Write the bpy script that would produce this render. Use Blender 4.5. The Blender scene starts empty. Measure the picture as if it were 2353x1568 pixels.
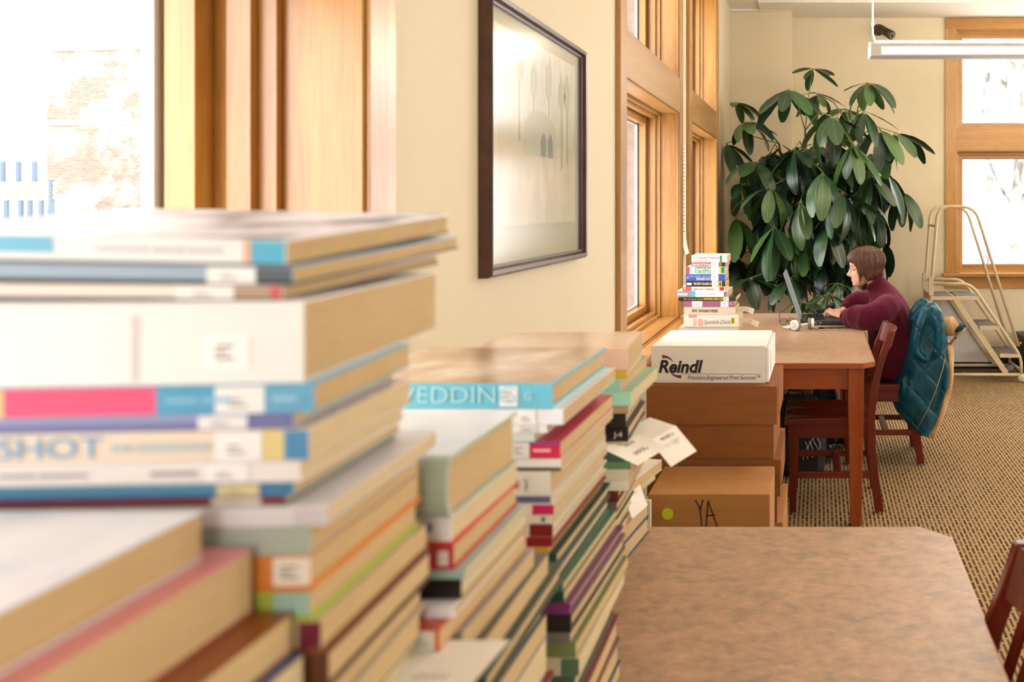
import bpy, math, random
from mathutils import Vector, Matrix
random.seed(7)
SC = bpy.context.scene
COL = SC.collection
PI = math.pi

# ------------------------------------------------------------------ camera
F_PX, W_PX, H_PX = 2000.0, 2353.0, 1568.0
VX, VY = 1880.0, 475.0              # where the room's depth lines meet in the photograph
EYE = 1.45
cam_d = bpy.data.cameras.new('camera')
cam = bpy.data.objects.new('camera', cam_d); COL.objects.link(cam)
cam.location = (0, 0, EYE); cam.rotation_euler = (PI/2, 0, 0)
cam_d.sensor_width = 36.0; cam_d.lens = 36.0*F_PX/W_PX
cam_d.shift_x = -(VX - W_PX/2)/W_PX
cam_d.shift_y = -(H_PX/2 - VY)/W_PX
cam_d.clip_start = 0.05; cam_d.clip_end = 200
cam_d.dof.use_dof = True; cam_d.dof.focus_distance = 4.6; cam_d.dof.aperture_fstop = 5.0
SC.camera = cam

# ------------------------------------------------------------------ world and exposure
SC.view_settings.view_transform = 'Standard'; SC.view_settings.look = 'None'
SC.view_settings.gamma = 1.0; SC.view_settings.use_curve_mapping = False
SC.view_settings.exposure = 1.15
wd = bpy.data.worlds.new('overcast_sky'); SC.world = wd; wd.use_nodes = True
bg = wd.node_tree.nodes['Background']
bg.inputs[0].default_value = (1.0, 0.985, 0.965, 1); bg.inputs[1].default_value = 3.4

cy = SC.cycles
cy.max_bounces = 5; cy.diffuse_bounces = 3; cy.glossy_bounces = 3; cy.transmission_bounces = 3; cy.transparent_max_bounces = 8
cy.caustics_reflective = False; cy.caustics_refractive = False; cy.use_adaptive_sampling = True; cy.adaptive_threshold = 0.07
cy.sample_clamp_indirect = 6.0

def portal(loc, rot, sx, sy):
    l = bpy.data.lights.new('daylight_portal', 'AREA'); l.shape = 'RECTANGLE'; l.size = sx; l.size_y = sy
    l.cycles.is_portal = True
    o = bpy.data.objects.new('daylight_portal', l); COL.objects.link(o); o.location = loc; o.rotation_euler = rot
    return o

# ------------------------------------------------------------------ helpers
def lin(c): return c/12.92 if c <= 0.04045 else ((c+0.055)/1.055)**2.4
def C(h):
    h = h.lstrip('#'); return tuple(lin(int(h[i:i+2], 16)/255) for i in (0, 2, 4))
def at(px, py, Y): return Vector(((px-VX)*Y/F_PX, Y, EYE-(py-VY)*Y/F_PX))

MATS = {}
def newmat(name):
    m = bpy.data.materials.new(name); m.use_nodes = True
    nt = m.node_tree; b = nt.nodes['Principled BSDF']; return m, nt, b
def plain(col, rough=0.5, metal=0.0, spec=0.5):
    key = (col, rough, metal, spec)
    if key in MATS: return MATS[key]
    m, nt, b = newmat('plain_' + col.strip('#'))
    b.inputs['Base Color'].default_value = (*C(col), 1); b.inputs['Roughness'].default_value = rough
    b.inputs['Metallic'].default_value = metal; b.inputs['Specular IOR Level'].default_value = spec
    MATS[key] = m; return m
def coords(nt, scale=(1, 1, 1), rot=(0, 0, 0), kind='Object'):
    tc = nt.nodes.new('ShaderNodeTexCoord'); mp = nt.nodes.new('ShaderNodeMapping')
    mp.inputs['Scale'].default_value = scale; mp.inputs['Rotation'].default_value = rot
    nt.links.new(tc.outputs[kind], mp.inputs[0]); return mp.outputs[0]
def noise(nt, vec, scale, detail=4, rough=0.55, dist=0.0):
    n = nt.nodes.new('ShaderNodeTexNoise'); n.inputs['Scale'].default_value = scale
    n.inputs['Detail'].default_value = detail; n.inputs['Roughness'].default_value = rough
    n.inputs['Distortion'].default_value = dist
    nt.links.new(vec, n.inputs['Vector']); return n.outputs['Fac']
def ramp(nt, fac, stops):
    r = nt.nodes.new('ShaderNodeValToRGB'); e = r.color_ramp.elements
    while len(e) < len(stops): e.new(0.5)
    for k, (p, c) in enumerate(stops):
        e[k].position = p; e[k].color = (*(C(c) if isinstance(c, str) else c), 1)
    nt.links.new(fac, r.inputs[0]); return r.outputs[0]
def bump(nt, b, h, strength=0.2, dist=0.002):
    n = nt.nodes.new('ShaderNodeBump'); n.inputs['Strength'].default_value = strength; n.inputs['Distance'].default_value = dist
    nt.links.new(h, n.inputs['Height']); nt.links.new(n.outputs[0], b.inputs['Normal'])
def mix(nt, fac, a, c):
    n = nt.nodes.new('ShaderNodeMix'); n.data_type = 'RGBA'
    if isinstance(fac, float): n.inputs[0].default_value = fac
    else: nt.links.new(fac, n.inputs[0])
    for i, s in ((6, a), (7, c)):
        if isinstance(s, str): n.inputs[i].default_value = (*C(s), 1)
        else: nt.links.new(s, n.inputs[i])
    return n.outputs[2]
def mottled(name, stops, scale=6, rough=0.5, stretch=(1, 1, 1), detail=5, bstr=0.0, spec=0.5, bscale=None):
    if name in MATS: return MATS[name]
    m, nt, b = newmat(name)
    v = coords(nt, stretch); f = noise(nt, v, scale, detail)
    nt.links.new(ramp(nt, f, stops), b.inputs['Base Color'])
    b.inputs['Roughness'].default_value = rough; b.inputs['Specular IOR Level'].default_value = spec
    if bstr: bump(nt, b, noise(nt, v, bscale or scale*6, 3), bstr)
    MATS[name] = m; return m
def wood(name, dark, mid, light, axis='z', rough=0.35, scale=9, coat=0.0):
    key = name + axis
    if key in MATS: return MATS[key]
    m, nt, b = newmat(key)
    s = {'x': (0.07, 1, 1), 'y': (1, 0.07, 1), 'z': (1, 1, 0.07)}[axis]
    v = coords(nt, s)
    big = noise(nt, v, scale, 3, 0.5, 0.6); fine = noise(nt, v, scale*14, 3, 0.6)
    c1 = ramp(nt, big, [(0.3, dark), (0.5, mid), (0.72, light)])
    c2 = ramp(nt, fine, [(0.35, dark), (0.6, light)])
    nt.links.new(mix(nt, 0.25, c1, c2), b.inputs['Base Color'])
    b.inputs['Roughness'].default_value = rough
    b.inputs['Coat Weight'].default_value = coat; b.inputs['Coat Roughness'].default_value = 0.28
    bump(nt, b, fine, 0.06, 0.001)
    MATS[key] = m; return m
def fir(axis): return wood('honey_fir', '#905713', '#ae792b', '#c09146', axis, 0.36, coat=0.7)
def oak(axis): return wood('reddish_oak', '#84380f', '#9a4716', '#b05a24', axis, 0.3)
def cherry(axis): return wood('cherry_stained', '#4a1207', '#601b0c', '#782a16', axis, 0.28)

class MB:
    """collects faces; build() links them as one mesh object"""
    def __init__(s): s.v = []; s.f = []; s.sm = []
    def add(s, vs, fs, smooth=False):
        o = len(s.v); s.v += [tuple(p) for p in vs]
        for f in fs: s.f.append([i+o for i in f]); s.sm.append(smooth)
        return s
    def box(s, x0, y0, z0, x1, y1, z1):
        v = [(x0,y0,z0),(x1,y0,z0),(x1,y1,z0),(x0,y1,z0),(x0,y0,z1),(x1,y0,z1),(x1,y1,z1),(x0,y1,z1)]
        return s.add(v, [(0,3,2,1),(4,5,6,7),(0,1,5,4),(1,2,6,5),(2,3,7,6),(3,0,4,7)])
    def hexa(s, v): return s.add(v, [(0,3,2,1),(4,5,6,7),(0,1,5,4),(1,2,6,5),(2,3,7,6),(3,0,4,7)])
    def bar(s, a, b, w, h, up=(0,0,1)):
        """box bar from a to b, w across, h along the up side"""
        a = Vector(a); b = Vector(b); d = (b-a).normalized(); u = Vector(up)
        r = d.cross(u)
        if r.length < 1e-4: r = d.cross(Vector((1,0,0)))
        r.normalize(); u = r.cross(d).normalized()
        q = [-r*w/2-u*h/2, r*w/2-u*h/2, r*w/2+u*h/2, -r*w/2+u*h/2]
        return s.hexa([a+p for p in q] + [b+p for p in q])
    def prism(s, poly, z0, z1):
        n = len(poly)
        v = [(x,y,z0) for x,y in poly] + [(x,y,z1) for x,y in poly]
        return s.add(v, [tuple(range(n-1,-1,-1)), tuple(range(n,2*n))] + [(i,(i+1)%n,n+(i+1)%n,n+i) for i in range(n)])
    def prism_y(s, poly, y0, y1):
        n = len(poly)
        v = [(x,y0,z) for x,z in poly] + [(x,y1,z) for x,z in poly]
        return s.add(v, [tuple(range(n)), tuple(range(2*n-1,n-1,-1))] + [(i,n+i,n+(i+1)%n,(i+1)%n) for i in range(n)])
    def prism_x(s, poly, x0, x1):
        n = len(poly)
        v = [(x0,y,z) for y,z in poly] + [(x1,y,z) for y,z in poly]
        return s.add(v, [tuple(range(n-1,-1,-1)), tuple(range(n,2*n))] + [(i,(i+1)%n,n+(i+1)%n,n+i) for i in range(n)])
    def loft(s, rings, caps=True, smooth=True, close=True):
        n = len(rings[0]); v = [p for r in rings for p in r]; f = []
        for k in range(len(rings)-1):
            for i in range(n if close else n-1):
                j = (i+1) % n
                f.append((k*n+i, k*n+j, (k+1)*n+j, (k+1)*n+i))
        s.add(v, f, smooth)
        if caps and close:
            o = len(s.v)-len(v)
            s.f.append([o+i for i in range(n-1,-1,-1)]); s.sm.append(False)
            s.f.append([o+(len(rings)-1)*n+i for i in range(n)]); s.sm.append(False)
        return s
    def tube(s, pts, r, n=8, caps=True, flat=1.0):
        pts = [Vector(p) for p in pts]; rs = r if isinstance(r, (list, tuple)) else [r]*len(pts)
        t0 = (pts[1]-pts[0]).normalized()
        u = t0.cross(Vector((0,0,1)))
        if u.length < 1e-3: u = t0.cross(Vector((0,1,0)))
        u.normalize(); rings = []
        for k, p in enumerate(pts):
            a = pts[max(k-1,0)]; b = pts[min(k+1,len(pts)-1)]; t = (b-a).normalized()
            u = (u - t*u.dot(t)); u = u.normalized() if u.length > 1e-6 else t.orthogonal().normalized()
            w = t.cross(u)
            rings.append([p + (u*math.cos(q*2*PI/n) + w*math.sin(q*2*PI/n)*flat)*rs[k] for q in range(n)])
        return s.loft(rings, caps)
    def lathe(s, prof, n=20, c=(0,0,0)):
        return s.loft([[(c[0]+r*math.cos(i*2*PI/n), c[1]+r*math.sin(i*2*PI/n), c[2]+z) for i in range(n)] for r, z in prof])
    def ell(s, c, rx, ry, rz, n=14, m=8):
        rings = []
        for k in range(m+1):
            a = -PI/2 + PI*(k+0.02)/(m+0.04); rr = math.cos(a)
            rings.append([(c[0]+rx*rr*math.cos(i*2*PI/n), c[1]+ry*rr*math.sin(i*2*PI/n), c[2]+rz*math.sin(a)) for i in range(n)])
        return s.loft(rings)
    def mesh(s, name, smooth=None):
        me = bpy.data.meshes.new(name); me.from_pydata(s.v, [], s.f)
        me.polygons.foreach_set('use_smooth', [bool(x) if smooth is None else smooth for x in s.sm])
        me.update(); return me
    def build(s, name, mat, parent=None, smooth=None, bevel=0, seg=2, loc=None, rot=None):
        o = bpy.data.objects.new(name, s.mesh(name, smooth)); COL.objects.link(o)
        if mat: o.data.materials.append(mat)
        if parent: o.parent = parent
        if loc is not None: o.location = loc
        if rot is not None: o.rotation_euler = rot
        if bevel:
            m = o.modifiers.new('bevel', 'BEVEL'); m.width = bevel; m.segments = seg; m.limit_method = 'ANGLE'; m.angle_limit = math.radians(40)
        return o

def thing(name, label, cat, loc=(0,0,0), rot=(0,0,0), group=None):
    o = bpy.data.objects.new(name, None); COL.objects.link(o); o.empty_display_size = 0.05
    o.location = loc; o.rotation_euler = rot; o['label'] = label; o['category'] = cat
    if group: o['group'] = group
    return o
def tag(o, label, cat, group=None):
    o['label'] = label; o['category'] = cat
    if group: o['group'] = group
    return o
def struct(o, label=None):
    o['kind'] = 'structure'
    if label: o['label'] = label
    return o
def sroot(name, label):
    o = bpy.data.objects.new(name, None); COL.objects.link(o); o['kind'] = 'structure'; o['label'] = label; return o
def text(name, body, size, loc, rot, mat, parent, shear=0.0, align='LEFT', bold=0.0, sx=1.0, ext=0.0002, space=1.0):
    cu = bpy.data.curves.new(name, 'FONT'); cu.body = body; cu.size = size; cu.shear = shear; cu.align_x = align
    cu.align_y = 'CENTER'; cu.offset = bold; cu.extrude = ext; cu.space_character = space; cu.resolution_u = 3
    cu.fill_mode = 'BOTH'
    tmp = bpy.data.objects.new(name, cu); me = bpy.data.meshes.new_from_object(tmp); me.name = name
    bpy.data.objects.remove(tmp); bpy.data.curves.remove(cu)
    me.materials.clear(); me.materials.append(mat)
    o = bpy.data.objects.new(name, me); COL.objects.link(o)
    o.location = loc; o.rotation_euler = rot; o.scale = (sx, 1, 1); o.parent = parent
    return o
FRONT = (PI/2, 0, 0)               # lettering that faces the camera side (-y)

# ------------------------------------------------------------------ common materials
def wall_mat():
    m, nt, b = newmat('cream_wall_paint'); v = coords(nt)
    nt.links.new(ramp(nt, noise(nt, v, 1.3, 3), [(0.3, '#d8c8a6'), (0.7, '#dccdad')]), b.inputs['Base Color'])
    b.inputs['Roughness'].default_value = 0.62; bump(nt, b, noise(nt, v, 220, 2), 0.05, 0.001); return m
WALL = wall_mat()
def carpet_mat():
    m, nt, b = newmat('woven_carpet')
    v = coords(nt, (1, 1, 1), (0, 0, PI/2))
    # wobble of the weave
    nz = nt.nodes.new('ShaderNodeTexNoise'); nz.inputs['Scale'].default_value = 160; nt.links.new(v, nz.inputs['Vector'])
    ad = nt.nodes.new('ShaderNodeVectorMath'); ad.operation = 'MULTIPLY_ADD'
    ad.inputs[1].default_value = (0.006, 0.006, 0.0); nt.links.new(nz.outputs['Color'], ad.inputs[0]); nt.links.new(v, ad.inputs[2])
    br = nt.nodes.new('ShaderNodeTexBrick'); br.offset = 0.42; br.inputs['Scale'].default_value = 1.0
    br.inputs['Brick Width'].default_value = 0.074; br.inputs['Row Height'].default_value = 0.0196
    br.inputs['Mortar Size'].default_value = 0.0064; br.inputs['Mortar Smooth'].default_value = 0.35; br.inputs['Bias'].default_value = -0.2
    br.inputs['Color1'].default_value = (*C('#4a3214'), 1); br.inputs['Color2'].default_value = (*C('#80603a'), 1)
    br.inputs['Mortar'].default_value = (*C('#b59870'), 1)
    nt.links.new(ad.outputs[0], br.inputs['Vector'])
    f = noise(nt, v, 420, 2); tint = ramp(nt, f, [(0.3, (0.62, 0.62, 0.62)), (0.7, (1.15, 1.15, 1.15))])
    mm = nt.nodes.new('ShaderNodeMix'); mm.data_type = 'RGBA'; mm.blend_type = 'MULTIPLY'; mm.inputs[0].default_value = 1.0
    nt.links.new(br.outputs['Color'], mm.inputs[6]); nt.links.new(tint, mm.inputs[7])
    nt.links.new(mm.outputs[2], b.inputs['Base Color']); b.inputs['Roughness'].default_value = 0.95
    b.inputs['Specular IOR Level'].default_value = 0.1
    bump(nt, b, f, 0.5, 0.003); return m
CARPET = carpet_mat()
def laminate_mat():
    m, nt, b = newmat('mottled_laminate')
    f = noise(nt, coords(nt, (1, 1.5, 1)), 17, 4, 0.55, 0.8); h = noise(nt, coords(nt, (1, 1.5, 1.0)), 31, 3, 0.5, 0.3); g = noise(nt, coords(nt, (0.7, 2.6, 1)), 80, 2)
    c1 = ramp(nt, f, [(0.30, '#8f7d68'), (0.44, '#ab8e72'), (0.56, '#bf9775'), (0.72, '#d2ad90')])
    c2 = ramp(nt, h, [(0.36, '#8d7b66'), (0.5, '#bb9474'), (0.66, '#cca283')]); c3 = ramp(nt, g, [(0.36, '#7d6a56'), (0.64, '#cfad92')])
    nt.links.new(mix(nt, 0.22, mix(nt, 0.45, c1, c2), c3), b.inputs['Base Color'])
    b.inputs['Roughness'].default_value = 0.36; b.inputs['Specular IOR Level'].default_value = 0.45
    bump(nt, b, g, 0.04, 0.0008); return m
LAMINATE = laminate_mat()
def clear_glass(name, rough, base, edge, power):
    """thin clear pane: see-through, with a mirror sheen that grows towards grazing angles"""
    m, nt, b = newmat(name)
    tr = nt.nodes.new('ShaderNodeBsdfTransparent'); gl = nt.nodes.new('ShaderNodeBsdfGlossy'); gl.inputs['Roughness'].default_value = rough
    lw = nt.nodes.new('ShaderNodeLayerWeight'); lw.inputs[0].default_value = 0.5
    pw = nt.nodes.new('ShaderNodeMath'); pw.operation = 'POWER'; nt.links.new(lw.outputs['Facing'], pw.inputs[0]); pw.inputs[1].default_value = power
    ma = nt.nodes.new('ShaderNodeMath'); ma.operation = 'MULTIPLY_ADD'; nt.links.new(pw.outputs[0], ma.inputs[0]); ma.inputs[1].default_value = edge; ma.inputs[2].default_value = base
    mx = nt.nodes.new('ShaderNodeMixShader'); nt.links.new(ma.outputs[0], mx.inputs[0]); nt.links.new(tr.outputs[0], mx.inputs[1]); nt.links.new(gl.outputs[0], mx.inputs[2])
    nt.links.new(mx.outputs[0], nt.nodes['Material Output'].inputs[0]); return m
GLASS = clear_glass('window_glass', 0.02, 0.02, 0.5, 5.0)
WHITE = plain('#f2efe9', 0.5)
BLACK = plain('#17130f', 0.5)
def page_mat():
    m, nt, b = newmat('page_edges'); v = coords(nt, (0.6, 0.6, 60))
    f = noise(nt, v, 28, 3, 0.7); g = noise(nt, coords(nt, (1, 1, 2)), 6, 2)
    c1 = ramp(nt, f, [(0.3, '#a98a5c'), (0.6, '#c9ab7a')]); c2 = ramp(nt, g, [(0.3, '#b3935f'), (0.7, '#cbaf80')])
    nt.links.new(mix(nt, 0.4, c1, c2), b.inputs['Base Color']); b.inputs['Roughness'].default_value = 0.85
    bump(nt, b, f, 0.25, 0.0006); return m
PAGES = page_mat()
def page_mat2():
    m, nt, b = newmat('pale_page_edges'); v = coords(nt, (0.6, 0.6, 60)); f = noise(nt, v, 28, 3, 0.7)
    nt.links.new(ramp(nt, f, [(0.3, '#b59c70'), (0.6, '#d3be94')]), b.inputs['Base Color']); b.inputs['Roughness'].default_value = 0.85
    bump(nt, b, f, 0.25, 0.0006); return m
PAGES2 = page_mat2()

# ================================================================== the room
XW, YF, YFL = -0.756, 7.79, 7.53       # left wall, far wall, far wall beside the corner
ZC, Z_SILL, Z_HEAD, Z_RAIL, Z_TOP = 3.14, 0.86, 1.95, 2.135, 3.04
TH = 0.31
WINS = [(-0.05, 1.43, 1.45), (3.355, 4.64, 1.0), (5.10, 6.35, 1.0)]     # opening from, to, depth factor

fl = MB().box(-1.07, -3.2, -0.1, 5.6, 8.2, 0.0).build('floor', CARPET); struct(fl, 'tan and brown woven carpet with rows of dashes')
wl = MB()
wl.box(XW-TH, -3.2, 0, XW, YFL, Z_SILL-0.03).box(XW-TH, -3.2, Z_TOP, XW, YFL, ZC+0.06)
for a, b in ((-3.2, WINS[0][0]), (WINS[0][1], WINS[1][0]), (WINS[1][1], WINS[2][0]), (WINS[2][1], YFL)):
    wl.box(XW-TH, a, Z_SILL-0.03, XW, b, Z_TOP)
struct(wl.build('wall_left', WALL), 'cream painted wall with wood windows')
FX0, FX1 = 1.233, 4.2
wf = MB()
wf.box(-1.07, YFL, 0, -0.226, YFL+0.6, ZC+0.06)
wf.box(-0.226, YF, 0, FX0, YF+0.34, ZC+0.06).box(FX1, YF, 0, 5.6, YF+0.34, ZC+0.06)
wf.box(FX0, YF, 0, FX1, YF+0.34, Z_SILL-0.03).box(FX0, YF, Z_TOP, FX1, YF+0.34, ZC+0.06)
struct(wf.build('wall_far', WALL), 'cream painted wall behind the plant and ladder')
wr = MB(); wr.box(5.6, -3.2, 0, 5.85, 8.13, Z_SILL).box(5.6, -3.2, Z_TOP, 5.85, 8.13, ZC+0.06)
RW = ((-0.1, 2.1), (3.2, 5.4))
for a, b in ((-3.2, -0.1), (2.1, 3.2), (5.4, 8.13)): wr.box(5.6, a, Z_SILL, 5.85, b, Z_TOP)
struct(wr.build('wall_right', WALL), 'cream wall with wide windows on the far side of the room')
struct(MB().box(-1.07, -3.45, 0, 5.85, -3.2, Z_SILL).box(-1.07, -3.45, Z_TOP, 5.85, -3.2, ZC+0.06).box(-1.07, -3.45, Z_SILL, -0.6, -3.2, Z_TOP).box(0.9, -3.45, Z_SILL, 5.85, -3.2, Z_TOP).build('wall_back', WALL), 'cream wall behind the viewer, window opening added to light the book spines')  # unseen opening, added to throw white daylight on the front-facing spines
portal((0.15, -3.5, 1.95), (PI/2, 0, 0), 1.5, 2.2)
for ya, yb in RW: portal((5.9, (ya+yb)/2, 1.95), (0, PI/2, 0), 2.2, yb-ya)

# ceiling: slab, plaster border along the far wall, and the tiles in front of it
CEIL = mottled('ceiling_white', [(0.3, '#e9e2d4'), (0.7, '#efe9dd')], 30, 0.8)
TILE = mottled('ceiling_tile_white', [(0.35, '#ddd3c2'), (0.6, '#ece4d6')], 160, 0.9, bstr=0.3)
ce = MB().box(-1.07, -3.45, ZC+0.045, 5.85, 8.2, ZC+0.2).build('ceiling', plain('#8d8478', 0.8)); struct(ce, 'suspended tile ceiling with a smooth plaster border')
MB().box(-0.50, 7.20, ZC, 5.6, YF, ZC+0.05).box(XW, 7.17, ZC+0.012, -0.504, YFL, ZC+0.05).build('plaster_border', CEIL, ce)
tile = MB().box(0, 0, 0, 0.622, 0.606, 0.02).mesh('ceiling_tile'); tile.materials.append(TILE)
for i in range(-2, 8):
    for j in range(0, 17):
        x0 = 0.108 + 0.632*(i) ; y0 = 7.185 - 0.612*(j+1)
        o = bpy.data.objects.new('ceiling_tile', tile); COL.objects.link(o); o.location = (x0, y0, ZC+0.015); o.parent = ce
MB().box(XW, 7.49, ZC-0.004, -0.23, YFL, ZC+0.014).build('edge_moulding', CEIL, ce)
struct(MB().box(-0.226, YF-0.012, 0, 5.6, YF, 0.105).build('baseboard_far', plain('#1b1613', 0.5)), 'black rubber baseboard under the far window')

# ------------------------------------------------------------------ windows
BRICK_RED = mottled('exterior_brick_red', [(0.3, '#857068'), (0.7, '#9c8880')], 40, 0.9)
ALU = plain('#cfd2d6', 0.4)
ALU_DARK = plain('#a3adb8', 0.4)
def window(n, T, u0, u1, ds, label, casing_w=0.11, cl=True, gl_axis='y', sill_run=None, far=False):
    root = sroot('window_%d' % n, label)
    V = fir('z'); Hh = fir(gl_axis)
    def lb(mb, a0, v0, z0, a1, v1, z1):
        p = T(a0, v0, z0); q = T(a1, v1, z1)
        return mb.box(min(p[0],q[0]), min(p[1],q[1]), min(p[2],q[2]), max(p[0],q[0]), max(p[1],q[1]), max(p[2],q[2]))
    cw = casing_w
    lb(MB(), u0-cw, -0.02, Z_SILL, u0, 0.0, Z_TOP).build('casing', V, root, bevel=0.002)
    lb(MB(), u1, -0.02, Z_SILL, u1+cw, 0.0, Z_TOP).build('casing', V, root, bevel=0.002)
    lb(MB(), u0-cw, -0.022, Z_TOP, u1+cw, 0.0, Z_TOP+0.095).build('casing', Hh, root, bevel=0.002)
    lb(MB(), u0, -0.018, Z_HEAD, u1, 0.06*ds, Z_RAIL).build('transom_rail', Hh, root, bevel=0.002)
    e = 0.03
    lb(MB(), u0, -0.024, Z_SILL-0.03, u1, 0.15*ds, Z_SILL).build('sill_board', Hh, root)
    lb(MB(), u0-cw-e, -0.092, Z_SILL-0.032, u1+cw+e, -0.026, Z_SILL).build('sill_nosing', Hh, root, bevel=0.004)
    lb(MB(), u0-cw, -0.02, Z_SILL-0.14, u1+cw, 0.0, Z_SILL-0.033).build('apron', Hh, root, bevel=0.002)
    def ring(a, b, z0, z1, v0, v1, t0, t1, name, mv, mh):
        m = MB(); lb(m, a+t0, v0, z0+t0, a+t1, v1, z1-t0); lb(m, b-t1, v0, z0+t0, b-t0, v1, z1-t0)
        m.build(name, mv, root, bevel=0.0012, seg=1)
        m = MB(); lb(m, a+t1, v0, z0+t0, b-t1, v1, z0+t1); lb(m, a+t1, v0, z1-t1, b-t1, v1, z1-t0)
        m.build(name, mh, root, bevel=0.0012, seg=1)
    for z0, z1 in ((Z_SILL, Z_HEAD), (Z_RAIL, Z_TOP)):
        ring(u0, u1, z0, z1, -0.012, 0.004, 0, 0.008, 'jamb_edge', V, Hh)
        ring(u0, u1, z0, z1, 0.004, 0.084*ds, 0, 0.0035, 'jamb_board', V, Hh)
        ring(u0, u1, z0, z1, 0.084*ds, 0.106*ds, 0, 0.018, 'jamb_stop', V, Hh)
        ring(u0, u1, z0, z1, 0.106*ds, 0.134*ds, 0, 0.034, 'jamb_stop', V, Hh)
        ring(u0, u1, z0, z1, 0.134*ds, 0.19*ds, 0, 0.022, 'jamb_board', V, Hh)
        ring(u0, u1, z0, z1, 0.152*ds, 0.186*ds, 0.0225, 0.066, 'sash', V, Hh)
        m = MB(); lb(m, u0+0.06, 0.167*ds, z0+0.06, u1-0.06, 0.167*ds+0.004, z1-0.06); m.build('pane', GLASS, root)
        ring(u0, u1, z0, z1, 0.192*ds, 0.206*ds, 0, 0.075, 'storm_frame', ALU, ALU)
        ring(u0, u1, z0, z1, 0.207*ds, TH-0.001, 0.0, 0.03, 'outer_frame', ALU_DARK if n == 1 else BRICK_RED, ALU)
    return root
TL = lambda u, v, z: (XW-v, u, z)
TF = lambda u, v, z: (u, YF+v, z)
window(1, TL, *WINS[0], 'wood framed window beside the tall book stacks', 0.09)
window(2, TL, *WINS[1], 'wood framed window beyond the framed picture')
window(3, TL, *WINS[2], 'wood framed window nearest the plant')
window(4, TF, FX0, FX1, 0.42, 'honey wood window behind the rolling ladder', 0.097, gl_axis='x')
for a, b, d in WINS: portal((XW-TH-0.02, (a+b)/2, 1.95), (0, -PI/2, 0), 2.25, b-a)
portal(((FX0+FX1)/2, YF+0.36, 1.95), (-PI/2, 0, 0), FX1-FX0, 2.25)

# ------------------------------------------------------------------ outside
def brick_mat():
    m, nt, b = newmat('pale_brickwork'); v = coords(nt, (1, 1, 1), (PI/2, 0, 0))
    br = nt.nodes.new('ShaderNodeTexBrick'); br.inputs['Scale'].default_value = 1.0
    br.inputs['Brick Width'].default_value = 0.12; br.inputs['Row Height'].default_value = 0.042; br.inputs['Mortar Size'].default_value = 0.005
    br.inputs['Color1'].default_value = (*C('#62534a'), 1); br.inputs['Color2'].default_value = (*C('#736459'), 1); br.inputs['Mortar'].default_value = (*C('#7d726a'), 1)
    nt.links.new(v, br.inputs['Vector'])
    f = noise(nt, coords(nt, (0.7, 1, 1)), 0.9, 6, 0.7)
    nt.links.new(mix(nt, ramp(nt, f, [(0.47, (0, 0, 0)), (0.62, (1, 1, 1))]), br.outputs['Color'], '#9f9791'), b.inputs['Base Color'])
    b.inputs['Roughness'].default_value = 0.9; return m
SNOW = mottled('snow', [(0.3, '#eeedec'), (0.7, '#f6f5f4')], 1.5, 0.8)
sg = MB().box(-60, -30, -0.9, 40, 70, -0.8).build('snow_ground', SNOW); sg['kind'] = 'structure'; sg['label'] = 'bright snowy ground outside the windows'
bb = thing('brick_building', 'pale brick building seen through the nearest window', 'building', (-14.4, 18.0, -0.8), (0, 0, -0.12))
MB().box(-1.75, 0, 0, 3.0, 5, 5.5).build('brick_wall', brick_mat(), bb)
MB().box(-1.85, -0.08, 5.5, 3.1, 5, 5.62).build('roof_coping', plain('#cfc8c0', 0.7), bb)
MB().box(-1.75, -0.03, 3.95, 3.0, 0, 4.05).build('stone_band', plain('#d2cbc2', 0.7), bb)
sb = MB(); g = []
for k in range(9):
    xx = -20 + k*1.6; hgt = [1.9, 2.05, 2.0, 2.1, 2.2, 2.35, 2.3, 2.2, 2.0][k]
    g.append([(xx, 15.0 + 2.6*q/8, -0.85 + hgt*max(0.0, math.sin(PI*q/8))**0.7) for q in range(9)])
sb.loft(g, caps=False, close=False); tag(sb.build('snow_bank', SNOW), 'white snow bank below the brick building outside', 'snow bank')
dk = thing('deck_railing', 'grey blue posts with a slatted panel outside the nearest window', 'railing', (-13.2, 14.5, 0.2))
POST = plain('#3f5060', 0.6); SLAT = mottled('slat_tan', [(0.3, '#6d6058'), (0.7, '#8a7b70')], 9, 0.8)
for q in range(4): MB().box(-1.0, -0.02, 1.37+q*0.077, 0.5, 0.02, 1.44+q*0.077).build('plank', SLAT, dk)
for xx, z0, z1 in ((-0.38, 1.69, 2.0), (-0.12, 1.69, 2.0), (0.15, 1.69, 2.0), (-0.32, -1.0, 1.36), (-0.08, -1.0, 1.36), (0.07, -1.0, 1.36), (0.26, -1.0, 1.36), (0.43, -1.0, 1.7)):
    MB().box(xx-0.025, -0.03, z0-0.02, xx+0.025, 0.03, z1).build('post', POST, dk)
BARK = mottled('pale_birch_bark', [(0.35, '#4d4a47'), (0.5, '#86827e'), (0.65, '#b5b1ad')], 5, 0.9, (1, 1, 0.5))
TREES = [(3.0, 13.5, 0.10, 0.25, 'leaning slim pale birch trunk outside far window, leftmost'), (4.05, 16.0, 0.15, -0.8, 'birch trunk leaning left outside the far window'),
         (4.75, 18.0, 0.2, 0.3, 'thick pale birch trunk outside the far window'), (3.9, 20.0, 0.12, 0.0, 'straight distant birch trunk outside the far window')]
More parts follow.
